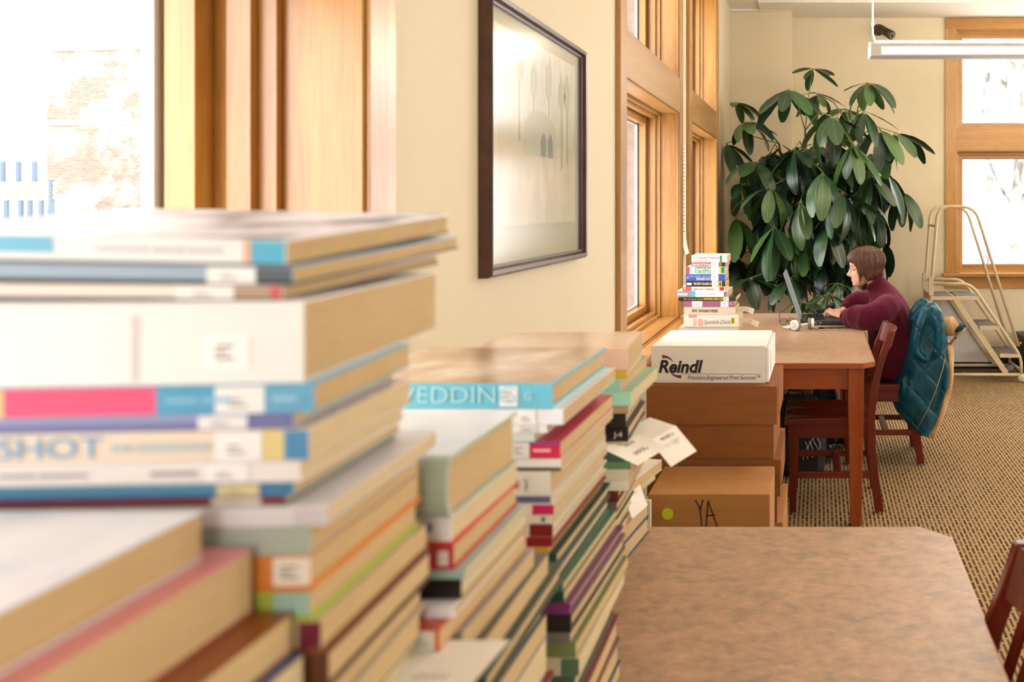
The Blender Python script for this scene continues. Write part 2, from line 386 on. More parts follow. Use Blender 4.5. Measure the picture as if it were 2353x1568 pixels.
for x, y, r, lean, lab in TREES:
    t = thing('birch_tree', lab, 'tree', (x, y, -0.85), group='birch trees outside the far window')
    pts = [(lean*(k/6)**1.3*0.9 + 0.05*math.sin(k*1.7+x), 0, k*1.1) for k in range(8)]
    MB().tube(pts, [r*(1-0.07*k) for k in range(8)], 9).build('trunk', BARK, t)
    for q in range(5):
        a = random.uniform(0, 6.28); h = 2.3+q*0.75; i = min(6, int(h/1.1)); p0 = Vector(pts[i])
        MB().tube([p0, p0+Vector((math.cos(a)*0.5, math.sin(a)*0.3, 0.5)), p0+Vector((math.cos(a)*1.0, math.sin(a)*0.6, 1.2))], [r*0.35, r*0.22, r*0.08], 6).build('branch', BARK, t)

# ================================================================== framed picture
pic = thing('framed_picture', 'dark brown framed landscape print under reflecting glass on the cream wall', 'picture', (XW, 2.34, 1.615))
PW, PH, FW = 0.405, 0.325, 0.026     # half sizes, frame width
FRAME = mottled('dark_walnut_frame', [(0.3, '#3a1d12'), (0.7, '#54301f')], 14, 0.3, (1, 0.2, 1))
def frame_bar(p, q, inward):
    # moulded bar: stepped outer to inner edge
    m = MB(); p = Vector(p); q = Vector(q); w = Vector(inward)*FW
    prof = [(0, 0), (0, 0.022), (0.25, 0.03), (0.6, 0.028), (0.8, 0.019), (1.0, 0.017), (1.0, 0.0)]
    d = (q-p).normalized()
    ra = [p + w*t + d*FW*t + Vector((h, 0, 0)) for t, h in prof]; rb = [q + w*t - d*FW*t + Vector((h, 0, 0)) for t, h in prof]
    return m.loft([ra, rb], smooth=False).build('frame_bar', FRAME, pic)
frame_bar((0, -PW, -PH), (0, -PW, PH), (0, 1, 0)); frame_bar((0, PW, PH), (0, PW, -PH), (0, -1, 0))
frame_bar((0, -PW, PH), (0, PW, PH), (0, 0, -1)); frame_bar((0, PW, -PH), (0, -PW, -PH), (0, 0, 1))
def print_mat():
    m, nt, b = newmat('faded_landscape_print'); tc = nt.nodes.new('ShaderNodeTexCoord'); sp = nt.nodes.new('ShaderNodeSeparateXYZ'); nt.links.new(tc.outputs['Object'], sp.inputs[0])
    mp = nt.nodes.new('ShaderNodeMapRange'); mp.inputs[1].default_value = -0.24; mp.inputs[2].default_value = 0.26; nt.links.new(sp.outputs[2], mp.inputs[0])
    base = ramp(nt, mp.outputs[0], [(0.0, '#c5b890'), (0.2, '#d6bd94'), (0.42, '#cdb68e'), (0.5, '#bdb591'), (0.62, '#c9c4a6'), (1.0, '#d9d5c4')])
    f = noise(nt, coords(nt, (1, 3, 1.2)), 7, 5); nt.links.new(mix(nt, 0.3, base, ramp(nt, f, [(0.35, '#a39a76'), (0.65, '#e2d6b4')])), b.inputs['Base Color'])
    b.inputs['Roughness'].default_value = 0.8; return m
MB().box(0.002, -PW+0.02, -PH+0.02, 0.006, PW-0.02, PH-0.02).build('mat_board', plain('#b5aa82', 0.8), pic)
pr = MB().box(0.006, -PW+0.065, -PH+0.115, 0.0075, PW-0.065, PH-0.06).build('print', print_mat(), pic)
PT = plain('#96917a', 0.8); PT2 = plain('#b5b092', 0.8); PD = plain('#7d7864', 0.8)
def flat(name, poly, mat, parent, x=0.0078): MB().prism_x(poly, x-0.0003, x).build(name, mat, parent)
for yy, zb, zt, w in ((0.20, -0.06, 0.17, 0.006), (0.255, -0.04, 0.18, 0.005), (-0.16, 0.0, 0.2, 0.007), (-0.05, 0.0, 0.18, 0.005), (0.08, 0.0, 0.2, 0.005)):
    flat('painted_trunk', [(yy-w, zb), (yy+w, zb), (yy+w*0.5, zt), (yy-w*0.5, zt)], PT, pic)
    random.seed(int(yy*100)+50)
    pts = []
    for q in range(14):
        a = q*2*PI/14; rr = random.uniform(0.6, 1.1); pts.append((yy+0.035*rr*math.cos(a), zt-0.01+0.06*rr*math.sin(a)))
    flat('painted_foliage', pts, PT2, pic, 0.0082)
flat('painted_house', [(-0.12, -0.03), (0.14, -0.03), (0.14, 0.06), (0.05, 0.09), (-0.06, 0.09), (-0.12, 0.05)], PT2, pic, 0.0079)
for yy in (0.03, 0.09): flat('painted_arch', [(yy-0.022, -0.03), (yy+0.022, -0.03), (yy+0.022, 0.012), (yy+0.012, 0.03), (yy, 0.036), (yy-0.012, 0.03), (yy-0.022, 0.012)], PD, pic, 0.0083)
MB().box(0.0125, -PW+FW*0.9, -PH+FW*0.9, 0.0145, PW-FW*0.9, PH-FW*0.9).build('glass', clear_glass('picture_glass', 0.16, 0.03, 0.30, 2.2), pic)

# paper list taped to the wall between the two windows
pl = thing('paper_list', 'long narrow printed paper list taped between the two windows', 'paper', (XW+0.003, 4.865, 1.18))
rows = []
for k in range(15):
    zz = 0.62 - k*0.044; out = 0.001 + (0.02*((k-11)/3.0)**2 if k > 11 else 0)
    rows.append([(out, -0.075, zz), (out, 0.075, zz), (out+0.0008, 0.075, zz), (out+0.0008, -0.075, zz)])
pls = MB().loft(rows, smooth=False).build('sheet', plain('#efe9dc', 0.8), pl)
INK = plain('#7d8a80', 0.8)
for k in range(11):
    for q in range(2): MB().box(0.0019, -0.06, 0.59-k*0.044-q*0.02, 0.0022, 0.02+0.04*((k*7+q*3) % 5)/5*0.9, 0.595-k*0.044-q*0.02).build('printed_line', INK, pls)
MB().box(0.0012, -0.03, 0.605, 0.0024, 0.03, 0.635).build('tape', plain('#e3dcc6', 0.3), pl)

# ================================================================== ceiling hung lamp and camera
LAMP_BODY = plain('#b3aca2', 0.5)
def emis(name, col, strength):
    m, nt, b = newmat(name); b.inputs['Base Color'].default_value = (*C(col), 1)
    b.inputs['Emission Color'].default_value = (*C(col), 1); b.inputs['Emission Strength'].default_value = strength; return m
LENS = emis('lamp_lens', '#fff6e8', 12.0); LENS_UP = emis('lamp_uplight_lens', '#fff6e8', 44.0); LENS_LOW = emis('added_lamp_lens', '#fff6e8', 8.0)
def pendant(x, y, z, L, label, lens, up):
    t = thing('pendant_lamp', label, 'lamp', (x, y, z), group='linear pendant lamps')
    prof = [(0.0, 0.078), (0.005, 0.0), (0.05, -0.006), (0.11, -0.004), (0.16, 0.02), (0.17, 0.07), (0.085, 0.095)]
    MB().prism_x([(a, b) for a, b in prof], 0.012, L).build('housing', LAMP_BODY, t, bevel=0.003)
    MB().prism_x([(0.085+(a-0.085)*1.06, 0.045+(b-0.045)*1.06) for a, b in prof], 0.0, 0.012).build('end_cap', plain('#f2efe8', 0.4), t, bevel=0.004)
    MB().hexa([(0.075, 0.0036, 0.012), (L-0.06, 0.0036, 0.012), (L-0.06, 0.008, 0.012), (0.075, 0.008, 0.012), (0.075, 0.0008, 0.054), (L-0.06, 0.0008, 0.054), (L-0.06, 0.006, 0.054), (0.075, 0.006, 0.054)]).build('lens', lens, t)
    MB().box(0.05, 0.04, 0.0945, L-0.05, 0.13, 0.0985).build('uplight_lens', up, t)
    for xx in (0.03, L*0.5, L-0.1):
        if L > 2 or xx < L*0.4 or xx > L*0.6:
            rd = MB().tube([(xx+0.014, 0.085, 0.09), (xx-0.004, 0.085, 0.15), (xx-0.004, 0.085, ZC+0.015-z)], 0.0055, 8).build('rod', WHITE, t)
            MB().tube([(xx-0.004, 0.085, 0.2), (xx-0.004, 0.085, 0.22)], 0.009, 8).build('rod_collar', WHITE, rd)
    return t
pendant(0.312, 5.30, 2.37, 3.6, 'white linear pendant lamp hanging in front of the far window', LENS, LENS_UP)
pendant(0.312, 1.9, 2.37, 3.6, 'unseen pendant lamp added over the foreground table to lighten the table tops', LENS_LOW, LENS_LOW)  # out of view, added to lighten the table tops and floor

sc_ = thing('security_camera', 'small dark bronze bullet camera on the far wall', 'camera', (0.535, YF, 3.03))
BRZ = plain('#4c3b2b', 0.35, 0.4)
def rot_tube(pts, r, n=14): return MB().tube(pts, r, n)
rot_tube([(0, 0, 0), (0, -0.012, 0)], 0.052, 18).build('mount_plate', BRZ, sc_)
rot_tube([(0, -0.01, 0), (0.01, -0.05, -0.01), (0.03, -0.075, -0.02)], 0.02).build('bracket', BRZ, sc_)
A_, B_ = Vector((0.0, -0.05, 0.015)), Vector((0.105, -0.16, -0.075)); D_ = (B_-A_)
rot_tube([A_, A_+D_*0.15, A_+D_*0.5, B_], [0.032, 0.036, 0.036, 0.037], 18).build('body', BRZ, sc_)
rot_tube([B_-D_*0.25, B_+D_*0.06], 0.04, 18).build('sun_hood', BRZ, sc_)
lr_ = rot_tube([B_+D_*0.055, B_+D_*0.075], 0.028, 16).build('lens_ring', plain('#a89c8a', 0.3, 0.6), sc_)
rot_tube([B_+D_*0.07, B_+D_*0.085], 0.018, 16).build('lens', plain('#120d0a', 0.08), lr_)
for a in (0.8, 2.4, 4.0): rot_tube([(0.041*math.cos(a), -0.012, 0.041*math.sin(a)), (0.041*math.cos(a), -0.016, 0.041*math.sin(a))], 0.006, 8).build('screw', plain('#2a2018', 0.4), sc_)

# ================================================================== tables
ZT = 0.75
def table(y0, y1, xr, label):
    xl = -0.655
    t = thing('library_table', label, 'table', ((xl+xr)/2, (y0+y1)/2, 0), group='laminate topped oak tables')
    hx, hy, c = (xr-xl)/2, (y1-y0)/2, 0.057
    def oct_(k): 
        a, b, e = hx-k, hy-k, c
        return [(-a+e, -b), (a-e, -b), (a, -b+e), (a, b-e), (a-e, b), (-a+e, b), (-a, b-e), (-a, -b+e)]
    MB().prism(oct_(0), ZT-0.026, ZT-0.0006).build('wood_edge', oak('x'), t, bevel=0.002)
    MB().prism(oct_(0.004), ZT-0.02, ZT).build('laminate_top', LAMINATE, t)
    for sx in (-1, 1):
        for sy in (-1, 1):
            m = MB(); x, y = sx*(hx-0.088), sy*(hy-0.062)
            def q(w, z): return [(x-w, y-w, z), (x+w, y-w, z), (x+w, y+w, z), (x-w, y+w, z)]
            m.loft([q(0.025, 0.006), q(0.0355, 0.60), q(0.036, ZT-0.027)], smooth=False)
            m.build('leg', oak('z'), t, bevel=0.003)
            MB().lathe([(0.012, 0.0), (0.012, 0.0065)], 10, (x, y, 0)).build('glide', plain('#b9b4ac', 0.3, 0.8), t)
    for sy in (-1, 1): MB().box(-hx+0.125, sy*(hy-0.06)-0.011, ZT-0.127, hx-0.125, sy*(hy-0.06)+0.011, ZT-0.027).build('apron', oak('x'), t, bevel=0.001)
    for sx in (-1, 1): MB().box(sx*(hx-0.086)-0.011, -hy+0.1, ZT-0.127, sx*(hx-0.086)+0.011, hy-0.1, ZT-0.027).build('apron', oak('y'), t, bevel=0.001)
    return t
table(0.085, 1.905, 0.283, 'mottled laminate table in the foreground holding the book stacks')
table(3.89, 5.71, 0.259, 'mottled laminate oak table where the person in maroon works')

# ================================================================== chairs (facing the window wall)
def chair(loc, label):
    t = thing('library_chair', label, 'chair', loc, group='cherry stained library chairs')
    V, X, Yw = cherry('z'), cherry('x'), cherry('y')
    hy = 0.178
    # rear posts: foot, knee, seat level, curved back
    pts = [(0.205, 0.006), (0.185, 0.14), (0.168, 0.30), (0.163, 0.45), (0.178, 0.58), (0.205, 0.70), (0.242, 0.80), (0.262, 0.862)]
    for sy in (-1, 1):
        rings = []
        for (x, z) in pts:
            w = 0.021 if z < 0.5 else 0.021-0.006*(z-0.5)/0.36
            y = sy*(hy + 0.0*z)
            rings.append([(x-w, y-0.0125, z), (x+w, y-0.0125, z), (x+w, y+0.0125, z), (x-w, y+0.0125, z)])
        MB().loft(rings, smooth=False).build('rear_leg', V, t, bevel=0.003)
        m = MB(); x, y = -0.205, sy*hy
        q = lambda w, z: [(x-w, y-w, z), (x+w, y-w, z), (x+w, y+w, z), (x-w, y+w, z)]
        m.hexa(q(0.016, 0.006) + q(0.021, 0.42)); m.build('front_leg', V, t, bevel=0.003)
        MB().box(-0.19, sy*hy-0.011, 0.355, 0.155, sy*hy+0.011, 0.42).build('side_rail', X, t, bevel=0.001)
        MB().box(-0.19, sy*hy-0.009, 0.165, 0.172, sy*hy+0.009, 0.195).build('side_stretcher', X, t, bevel=0.002)
        for x in (-0.205, 0.205): MB().lathe([(0.011, 0.0), (0.011, 0.007)], 10, (x, sy*hy, 0)).build('glide', plain('#b9b4ac', 0.3, 0.8), t)
    MB().box(-0.215, -hy+0.02, 0.355, -0.193, hy-0.02, 0.42).build('front_rail', Yw, t)
    MB().box(-0.01, -hy+0.008, 0.168, 0.022, hy-0.008, 0.192).build('cross_stretcher', Yw, t, bevel=0.002)
    # saddled seat
    nx, ny = 13, 13; top = []; bot = []
    for i in range(nx):
        u = i/(nx-1); x = -0.245 + 0.40*u; w = 0.215 - 0.025*u
        top.append([]); bot.append([])
        for j in range(ny):
            v = 2*j/(ny-1)-1
            d = 0.011*max(0, 1-(abs(v)-0.42)**2/0.12)*math.sin(PI*min(1, u*0.9+0.12))
            edge = 0.012*max(0, (0.08-u)/0.08)**2
            top[-1].append((x, v*w, 0.452-d-edge)); bot[-1].append((x, v*w, 0.421))
    v = [p for r in top for p in r] + [p for r in bot for p in r]; N = nx*ny; f = []
    for i in range(nx-1):
        for j in range(ny-1):
            a, b, c2, d2 = i*ny+j, (i+1)*ny+j, (i+1)*ny+j+1, i*ny+j+1
            f += [(a, b, c2, d2), (N+a, N+d2, N+c2, N+b)]
    for i in range(nx-1):
        f += [(i*ny, N+i*ny, N+(i+1)*ny, (i+1)*ny), (i*ny+ny-1, (i+1)*ny+ny-1, N+(i+1)*ny+ny-1, N+i*ny+ny-1)]
    for j in range(ny-1):
        k = (nx-1)*ny; f += [(j, j+1, N+j+1, N+j), (k+j, N+k+j, N+k+j+1, k+j+1)]
    MB().add(v, f).build('seat', X, t, smooth=False, bevel=0.004)
    # curved crest rail and lower back rail, slats between
    def crest(xa, za, xb, zb, bulge, name, th=0.012):
        rings = []
        for k in range(9):
            s = 2*k/8-1; y = s*(hy-0.011); bx = bulge*(1-s*s)
            rings.append([(xa+bx-th, y, za), (xa+bx+th, y, za), (xb+bx+th, y, zb), (xb+bx-th, y, zb)])
        MB().loft(rings, smooth=False).build(name, Yw, t, bevel=0.002)
    crest(0.235, 0.768, 0.262, 0.858, 0.030, 'crest_rail'); crest(0.175, 0.545, 0.182, 0.582, 0.02, 'lower_back_rail', 0.009)
    for k in range(5):
        s = -0.66+0.33*k; y = s*(hy-0.02); bx = 1-s*s
        MB().bar((0.176+0.02*bx, y, 0.575), (0.236+0.03*bx, y, 0.775), 0.032, 0.009, (1, 0, 0)).build('slat', V, t)
    return t
chair((0.085, 4.302, 0), 'cherry stained wooden chair tucked under the far table, nearest the boxes')
chair((0.372, 5.07, 0), 'wooden chair under the person in maroon, hung with the teal jacket')
chair((0.098, 1.35, 0), 'wooden chair at the foreground table, cut off by the right edge')

# ================================================================== cardboard boxes
CARD = mottled('brown_cardboard', [(0.3, '#854c1e'), (0.7, '#935926')], 5, 0.85, (1, 1, 6), bstr=0.15)
CARD2 = mottled('pale_cardboard', [(0.3, '#a8713c'), (0.7, '#b8834c')], 5, 0.85, (1, 1, 6), bstr=0.15)
CWHITE = mottled('white_cardboard', [(0.3, '#e9e2d8'), (0.7, '#f1ece4')], 5, 0.7, (1, 1, 6))
def carton(name, label, loc, w, d, h, mat, rz=0.0, lid=None, flap=True, inner=None):
    """box body with folded top flaps (or a telescoping lid) and side tabs"""
    t = thing(name, label, 'box', loc, (0, 0, rz), 'cardboard boxes between the tables')
    hw, hd = w/2, d/2
    if lid:
        MB().box(-hw+0.009, -hd+0.009, 0, hw-0.012, hd-0.009, h-0.006).build('body', mat, t, bevel=0.002)
        m = MB()
        m.box(-hw, -hd, h-lid, hw, -hd+0.004, h).box(-hw, hd-0.004, h-lid, hw, hd, h).box(-hw, -hd+0.004, h-lid, -hw+0.004, hd-0.004, h).box(hw-0.004, -hd+0.004, h-lid, hw, hd-0.004, h)
        m.box(-hw+0.004, -hd+0.004, h-0.004, hw-0.004, hd-0.004, h)
        m.build('lid', mat, t)
        MB().box(hw, -hd+0.05, h-lid+0.02, hw+0.002, -hd+0.11, h-0.01).build('corner_tab', mat, t)
        MB().box(-hw+0.03, -hd+0.003, h-0.0005, hw-0.03, -hd+0.05, h+0.0015).build('tuck_flap', mat, t)
    else:
        MB().box(-hw, -hd, 0, hw, hd, h-0.003).build('body', mat, t, bevel=0.002)
        MB().box(-hw+0.001, -hd+0.001, h-0.003, hw-0.001, -0.001, h).build('top_flap', mat, t)
        MB().box(-hw+0.001, 0.001, h-0.003, hw-0.001, hd-0.001, h).build('top_flap', mat, t)
    return t
# lower column
carton('cardboard_box', 'brown cardboard box at the floor under the stacked boxes, behind the YA box', (-0.365, 3.33, 0), 0.48, 0.44, 0.32, CARD2, 0.0)
carton('cardboard_box', 'brown lidded cardboard box third from the top of the stack', (-0.372, 3.325, 0.3205), 0.475, 0.45, 0.2265, CARD, 0.0, lid=0.13)
carton('cardboard_box', 'brown telescoping lid box directly under the white printed box', (-0.376, 3.31, 0.549), 0.465, 0.43, 0.261, CARD, -0.012, lid=0.135)
# white box
wbx = thing('white_print_box', 'white mailing box with black Reindl lettering on top of the stack', 'box', (-0.389, 3.345, 0.812), (0, 0, -0.01), 'cardboard boxes between the tables')
w2, d2, h2 = 0.2125, 0.20, 0.134
MB().box(-w2, -d2, 0, w2-0.012, d2, h2-0.003).build('body', CWHITE, wbx, bevel=0.0015)
MB().hexa([(-w2+0.001, -d2, h2-0.003), (w2-0.013, -d2, h2-0.003), (w2-0.013, d2, h2-0.003), (-w2+0.001, d2, h2-0.003), (-w2+0.001, -d2, h2), (w2-0.013, -d2, h2), (w2-0.013, d2, h2), (-w2+0.001, d2, h2)]).build('lid', CWHITE, wbx)
MB().box(w2-0.0115, -d2+0.006, 0.002, w2, d2-0.002, h2-0.008).build('side_tuck', CWHITE, wbx, bevel=0.002)
MB().box(w2, -d2+0.1, 0.02, w2+0.001, -d2+0.11, h2-0.03).build('tuck_slot', plain('#b9ad9b', 0.8), wbx)
INKB = plain('#1c1410', 0.6); MAG = plain('#7a1f3d', 0.6)
yb = -d2-0.0006
text('brand_lettering', 'Reindl', 0.0625, (-0.188, yb, 0.0575), FRONT, INKB, wbx, 0.22, 'LEFT', 0.0022, 0.98)
def arc(cx, cz, r, a0, a1, w, name):
    n = 14; o = []; i_ = []
    for k in range(n+1):
        a = math.radians(a0+(a1-a0)*k/n); ww = w*(1-0.86*k/n)
        o.append((cx+(r+ww/2)*math.cos(a), cz+(r+ww/2)*math.sin(a))); i_.append((cx+(r-ww/2)*math.cos(a), cz+(r-ww/2)*math.sin(a)))
    MB().prism_y(o+i_[::-1], yb-0.0003, yb+0.0005).build(name, MAG, wbx)
arc(-0.170, 0.050, 0.0455, 94, 36, 0.0125, 'logo_swoosh'); arc(-0.107, 0.0685, 0.0455, 274, 218, 0.0125, 'logo_swoosh')
MB().box(-0.100, yb-0.0003, 0.0325, 0.182, yb+0.0004, 0.0337).build('printed_rule', plain('#5b4b3d', 0.7), wbx)
text('slogan_lettering', 'Precision-Engineered Print Services\u2122', 0.0215, (0.182, yb, 0.0195), FRONT, plain('#4a3b30', 0.7), wbx, 0.25, 'RIGHT', 0, 0.80)
# YA box in front
ya = carton('cardboard_box', 'open brown cardboard box marked YA with a yellow dot sticker', (-0.345, 2.90, 0), 0.385, 0.30, 0.540, CARD2, 0.0)
MB().tube([(-0.131, -0.1502, 0.479), (-0.131, -0.1512, 0.479)], 0.0185, 24).build('dot_sticker', plain('#c9d62a', 0.6), ya)
MARK = plain('#2c2620', 0.7); ym = -0.1506
def stroke(a, b, w=0.0038): MB().bar((a[0], ym, a[1]), (b[0], ym, b[1]), w, 0.0008, (0, 1, 0)).build('marker_stroke', MARK, ya)
for a, b in (((-0.043, 0.523), (-0.028, 0.495)), ((-0.018, 0.524), (-0.028, 0.49)), ((-0.028, 0.497), (-0.022, 0.43)), ((-0.009, 0.43), (-0.003, 0.52)), ((-0.003, 0.52), (0.033, 0.42)), ((-0.010, 0.472), (0.021, 0.476))): stroke(a, b)

# booklet with a barcode leaning on the YA box
bk = thing('barcode_booklet', 'white booklet with a printed barcode standing at the yellow dot box', 'booklet', (-0.515, 2.68, 0))
bkc = MB().box(-0.09, 0, 0, 0.0, 0.012, 0.545).build('cover', plain('#e4dccb', 0.6), bk, bevel=0.003)
for k in range(8): MB().box(-0.03+0.0027*k, -0.0006, 0.485, -0.0288+0.0027*k+0.0006*(k % 3), 0.001, 0.53).build('barcode_bar', BLACK, bkc)
for k in range(6): MB().box(-0.08, -0.0006, 0.46-k*0.009, -0.008, 0.001, 0.464-k*0.009).build('printed_line', plain('#4b443c', 0.7), bkc)

# ================================================================== books
ORD = ['top', 'second', 'third', 'fourth', 'fifth', 'sixth', 'seventh', 'eighth', 'ninth', 'tenth', 'eleventh', 'twelfth', 'thirteenth',
       'fourteenth', 'fifteenth', 'sixteenth', 'seventeenth', 'eighteenth', 'nineteenth', 'twentieth', 'twenty-first', 'twenty-second',
       'twenty-third', 'twenty-fourth', 'twenty-fifth', 'twenty-sixth', 'twenty-seventh', 'twenty-eighth', 'twenty-ninth', 'thirtieth',
       'thirty-first', 'thirty-second', 'thirty-third', 'thirty-fourth', 'thirty-fifth']
def gloss(col): return plain(col, 0.28)
def photo_cover(name, stops, scale=8):
    return mottled('cover_' + name, stops, scale, 0.22, detail=3)
def book(label, L, D, T, col, loc, rot=(0, 0, 0), hard=False, bands=(), labels=(), title=None, top=None, pages=None, group=None, bulge=0.0, cover_mat=None, under=None):
    """spine on the -y side, right end at x = 0, base at z = 0.  bands and labels: (x from right, x to, colour[, z0, z1 as parts of T])"""
    t = thing('book', label, 'book', loc, rot, group)
    th = 0.0026 if hard else 0.0009; ov = 0.003 if hard else 0.0
    o = [(D, T), (0, T)]
    i_ = [(D, T-th), (th*1.3, T-th)]
    if bulge:
        for k in range(1, 8):
            a = PI*k/8; o.append((-bulge*math.sin(a), T/2+T/2*math.cos(a))); i_.append((th*1.3-bulge*math.sin(a), T/2+(T/2-th)*math.cos(a)))
    o += [(0, 0), (D, 0)]; i_ += [(th*1.3, th), (D, th)]
    m = MB(); n = len(o)
    v = [(-L, y, z) for y, z in o] + [(-L, y, z) for y, z in i_] + [(0, y, z) for y, z in o] + [(0, y, z) for y, z in i_]
    f = []
    for k in range(n-1):
        f += [(k, k+1, n+k+1, n+k)[::1], (2*n+k, 3*n+k, 3*n+k+1, 2*n+k+1), (k, 2*n+k, 2*n+k+1, k+1), (n+k, n+k+1, 3*n+k+1, 3*n+k)]
    f += [(0, n, 3*n, 2*n), (n-1, 2*n+n-1, 3*n+n-1, 2*n-1)]
    m.add(v, f)
    m.build('cover', cover_mat or gloss(col), t)
    y0 = th*1.3+0.0003 - bulge*0.6
    MB().box(-L+ov+0.0004, max(y0, -bulge), th+0.0002, -ov-0.0004, D-ov-0.0006, T-th-0.0002).build('page_block', pages or random.choice((PAGES, PAGES, PAGES2)), t)
    yb = -bulge
    for q, (bl, nm) in enumerate(((bands, 'spine_band'), (labels, 'spine_label'))):
        for b in bl:
            z0, z1 = (b[3]*T, b[4]*T) if len(b) > 3 else (0.0005, T-0.0005)
            e = 0.0003 + 0.0004*q
            lab_ = MB().box(-b[1], yb-e, z0, -b[0], yb+0.0002, z1).build(nm, gloss(b[2]), t)
            if q == 1 and (b[1]-b[0]) > 0.012:
                xm = -(b[0]+b[1])/2
                for r in range(3 if T > 0.018 else 2):
                    MB().box(xm-0.006, yb-e-0.0002, z0+(z1-z0)*(0.25+0.2*r), xm+0.004-0.003*(r % 2), yb-e+0.0001, z0+(z1-z0)*(0.25+0.2*r)+min(0.0016, T*0.07)).build('call_number', plain('#8d867e', 0.7), lab_)
    if title:
        for tt in (title if isinstance(title, list) else [title]):
            body, size, x, colr = tt[:4]; zf = tt[4] if len(tt) > 4 else 0.5; sx = tt[5] if len(tt) > 5 else 1.0; sh = tt[6] if len(tt) > 6 else 0.0; bo = tt[7] if len(tt) > 7 else 0.0
            if body[0] == '~':      # print too blurred to read: a row of word-long dashes
                xx = -x; wm = MB()
                for wl_ in body[1:].split():
                    n_ = int(wl_)*size*0.55; wm.box(xx, yb-0.0009, T*zf-size*0.22, xx+n_, yb-0.0004, T*zf+size*0.22); xx += n_+size*0.35
                wm.build('blurred_print', plain(colr, 0.5), t); continue
            text('title_lettering', body, size, (-x, yb-0.0009, T*zf), FRONT, plain(colr, 0.5), t, sh, 'LEFT', bo, sx, 0.0001)
    if under:
        uc, ut = under if isinstance(under, tuple) else (under, 0.0010)
        MB().box(-L-0.0005, -0.0006, -0.0002, 0.0009, D+0.0006, ut).build('back_cover', plain(uc, 0.5), t)
    if top is not None: MB().box(-L+0.002, 0.002, T-0.0002, -0.002, D-0.002, T+0.0004).build('cover_print', top, t)
    return t
def stack(name, xr, yf, ztop, zbase, rz, items, L0=0.24, D0=0.2, filler=('#d9cdb8', '#b9a58a', '#7d3b36', '#3f5a4c', '#31405c', '#e4dccb'), group=None, fill_dx=0.0):
    """items from the top down; the books underneath are carried on to zbase"""
    n = 0; z = ztop; bot = None
    k = 0; rnd = random.Random(hash(name) % 1000 if False else len(name)*13+int(xr*-1000))
    while z > zbase + 0.004:
        if k < len(items): it = dict(items[k])
        else:
            it = dict(T=rnd.uniform(0.02, 0.036), col=rnd.choice(filler), dx=rnd.uniform(-0.012, 0.006)+fill_dx, dy=rnd.uniform(-0.008, 0.01), desc='plain book', hard=rnd.random() < 0.5)
        T = it.pop('T')
        if z - T < zbase + 0.012: T = z - zbase - 0.0005
        z0 = z - T
        desc = it.pop('desc'); dx = it.pop('dx', 0); dy = it.pop('dy', 0); drz = it.pop('rz', rnd.uniform(-0.02, 0.02)); rx = it.pop('rx', 0); ry = it.pop('ry', 0)
        col = it.pop('col', '#e8e2d6'); L = it.pop('L', L0); D = it.pop('D', D0)
        slip = it.pop('slip', None)
        pos = 'top book of ' if k == 0 else ORD[min(k, 34)] + ' from top of '
        label = f'{desc}, {pos}{name}'
        if len(label.split()) > 16: print('LONG', label)
        book(label, L, D, T-0.0004, col, (xr+dx, yf+dy, z0), (rx, ry, rz+drz), group=group, **it)
        z = z0; k += 1

B = dict
# ---- nearest stack, bottom left
GLOSSY_WHITE = photo_cover('white_blue', [(0.35, '#b8c6d6'), (0.5, '#e6e8ec'), (0.7, '#f4f4f5')], 7)
stack('nearest bottom left stack', -0.329, 0.235, 1.287, ZT, 0.0, [
    B(T=0.026, desc='thick paperback with glossy white and blue cover', col='#dfe3ea', top=GLOSSY_WHITE, dx=0.0, D=0.232, pages=PAGES),
    B(T=0.037, desc='thick paperback with pink cover', col='#d98a8e', dx=0.014, D=0.248, pages=PAGES, under=('#8a4420', 0.002)),
    B(T=0.022, desc='white paperback with brown back cover', col='#8a4a26', dx=0.034, D=0.25, pages=PAGES, labels=[(0.0, 0.02, '#efe9df')]),
    B(T=0.028, desc='slate blue covered paperback', col='#4b4f70', dx=0.044, D=0.25, pages=PAGES2, top=plain('#4c5173', 0.4)),
    B(T=0.03, desc='cream paged paperback', col='#c9b595', dx=0.046, D=0.25)], D0=0.235, fill_dx=0.03)
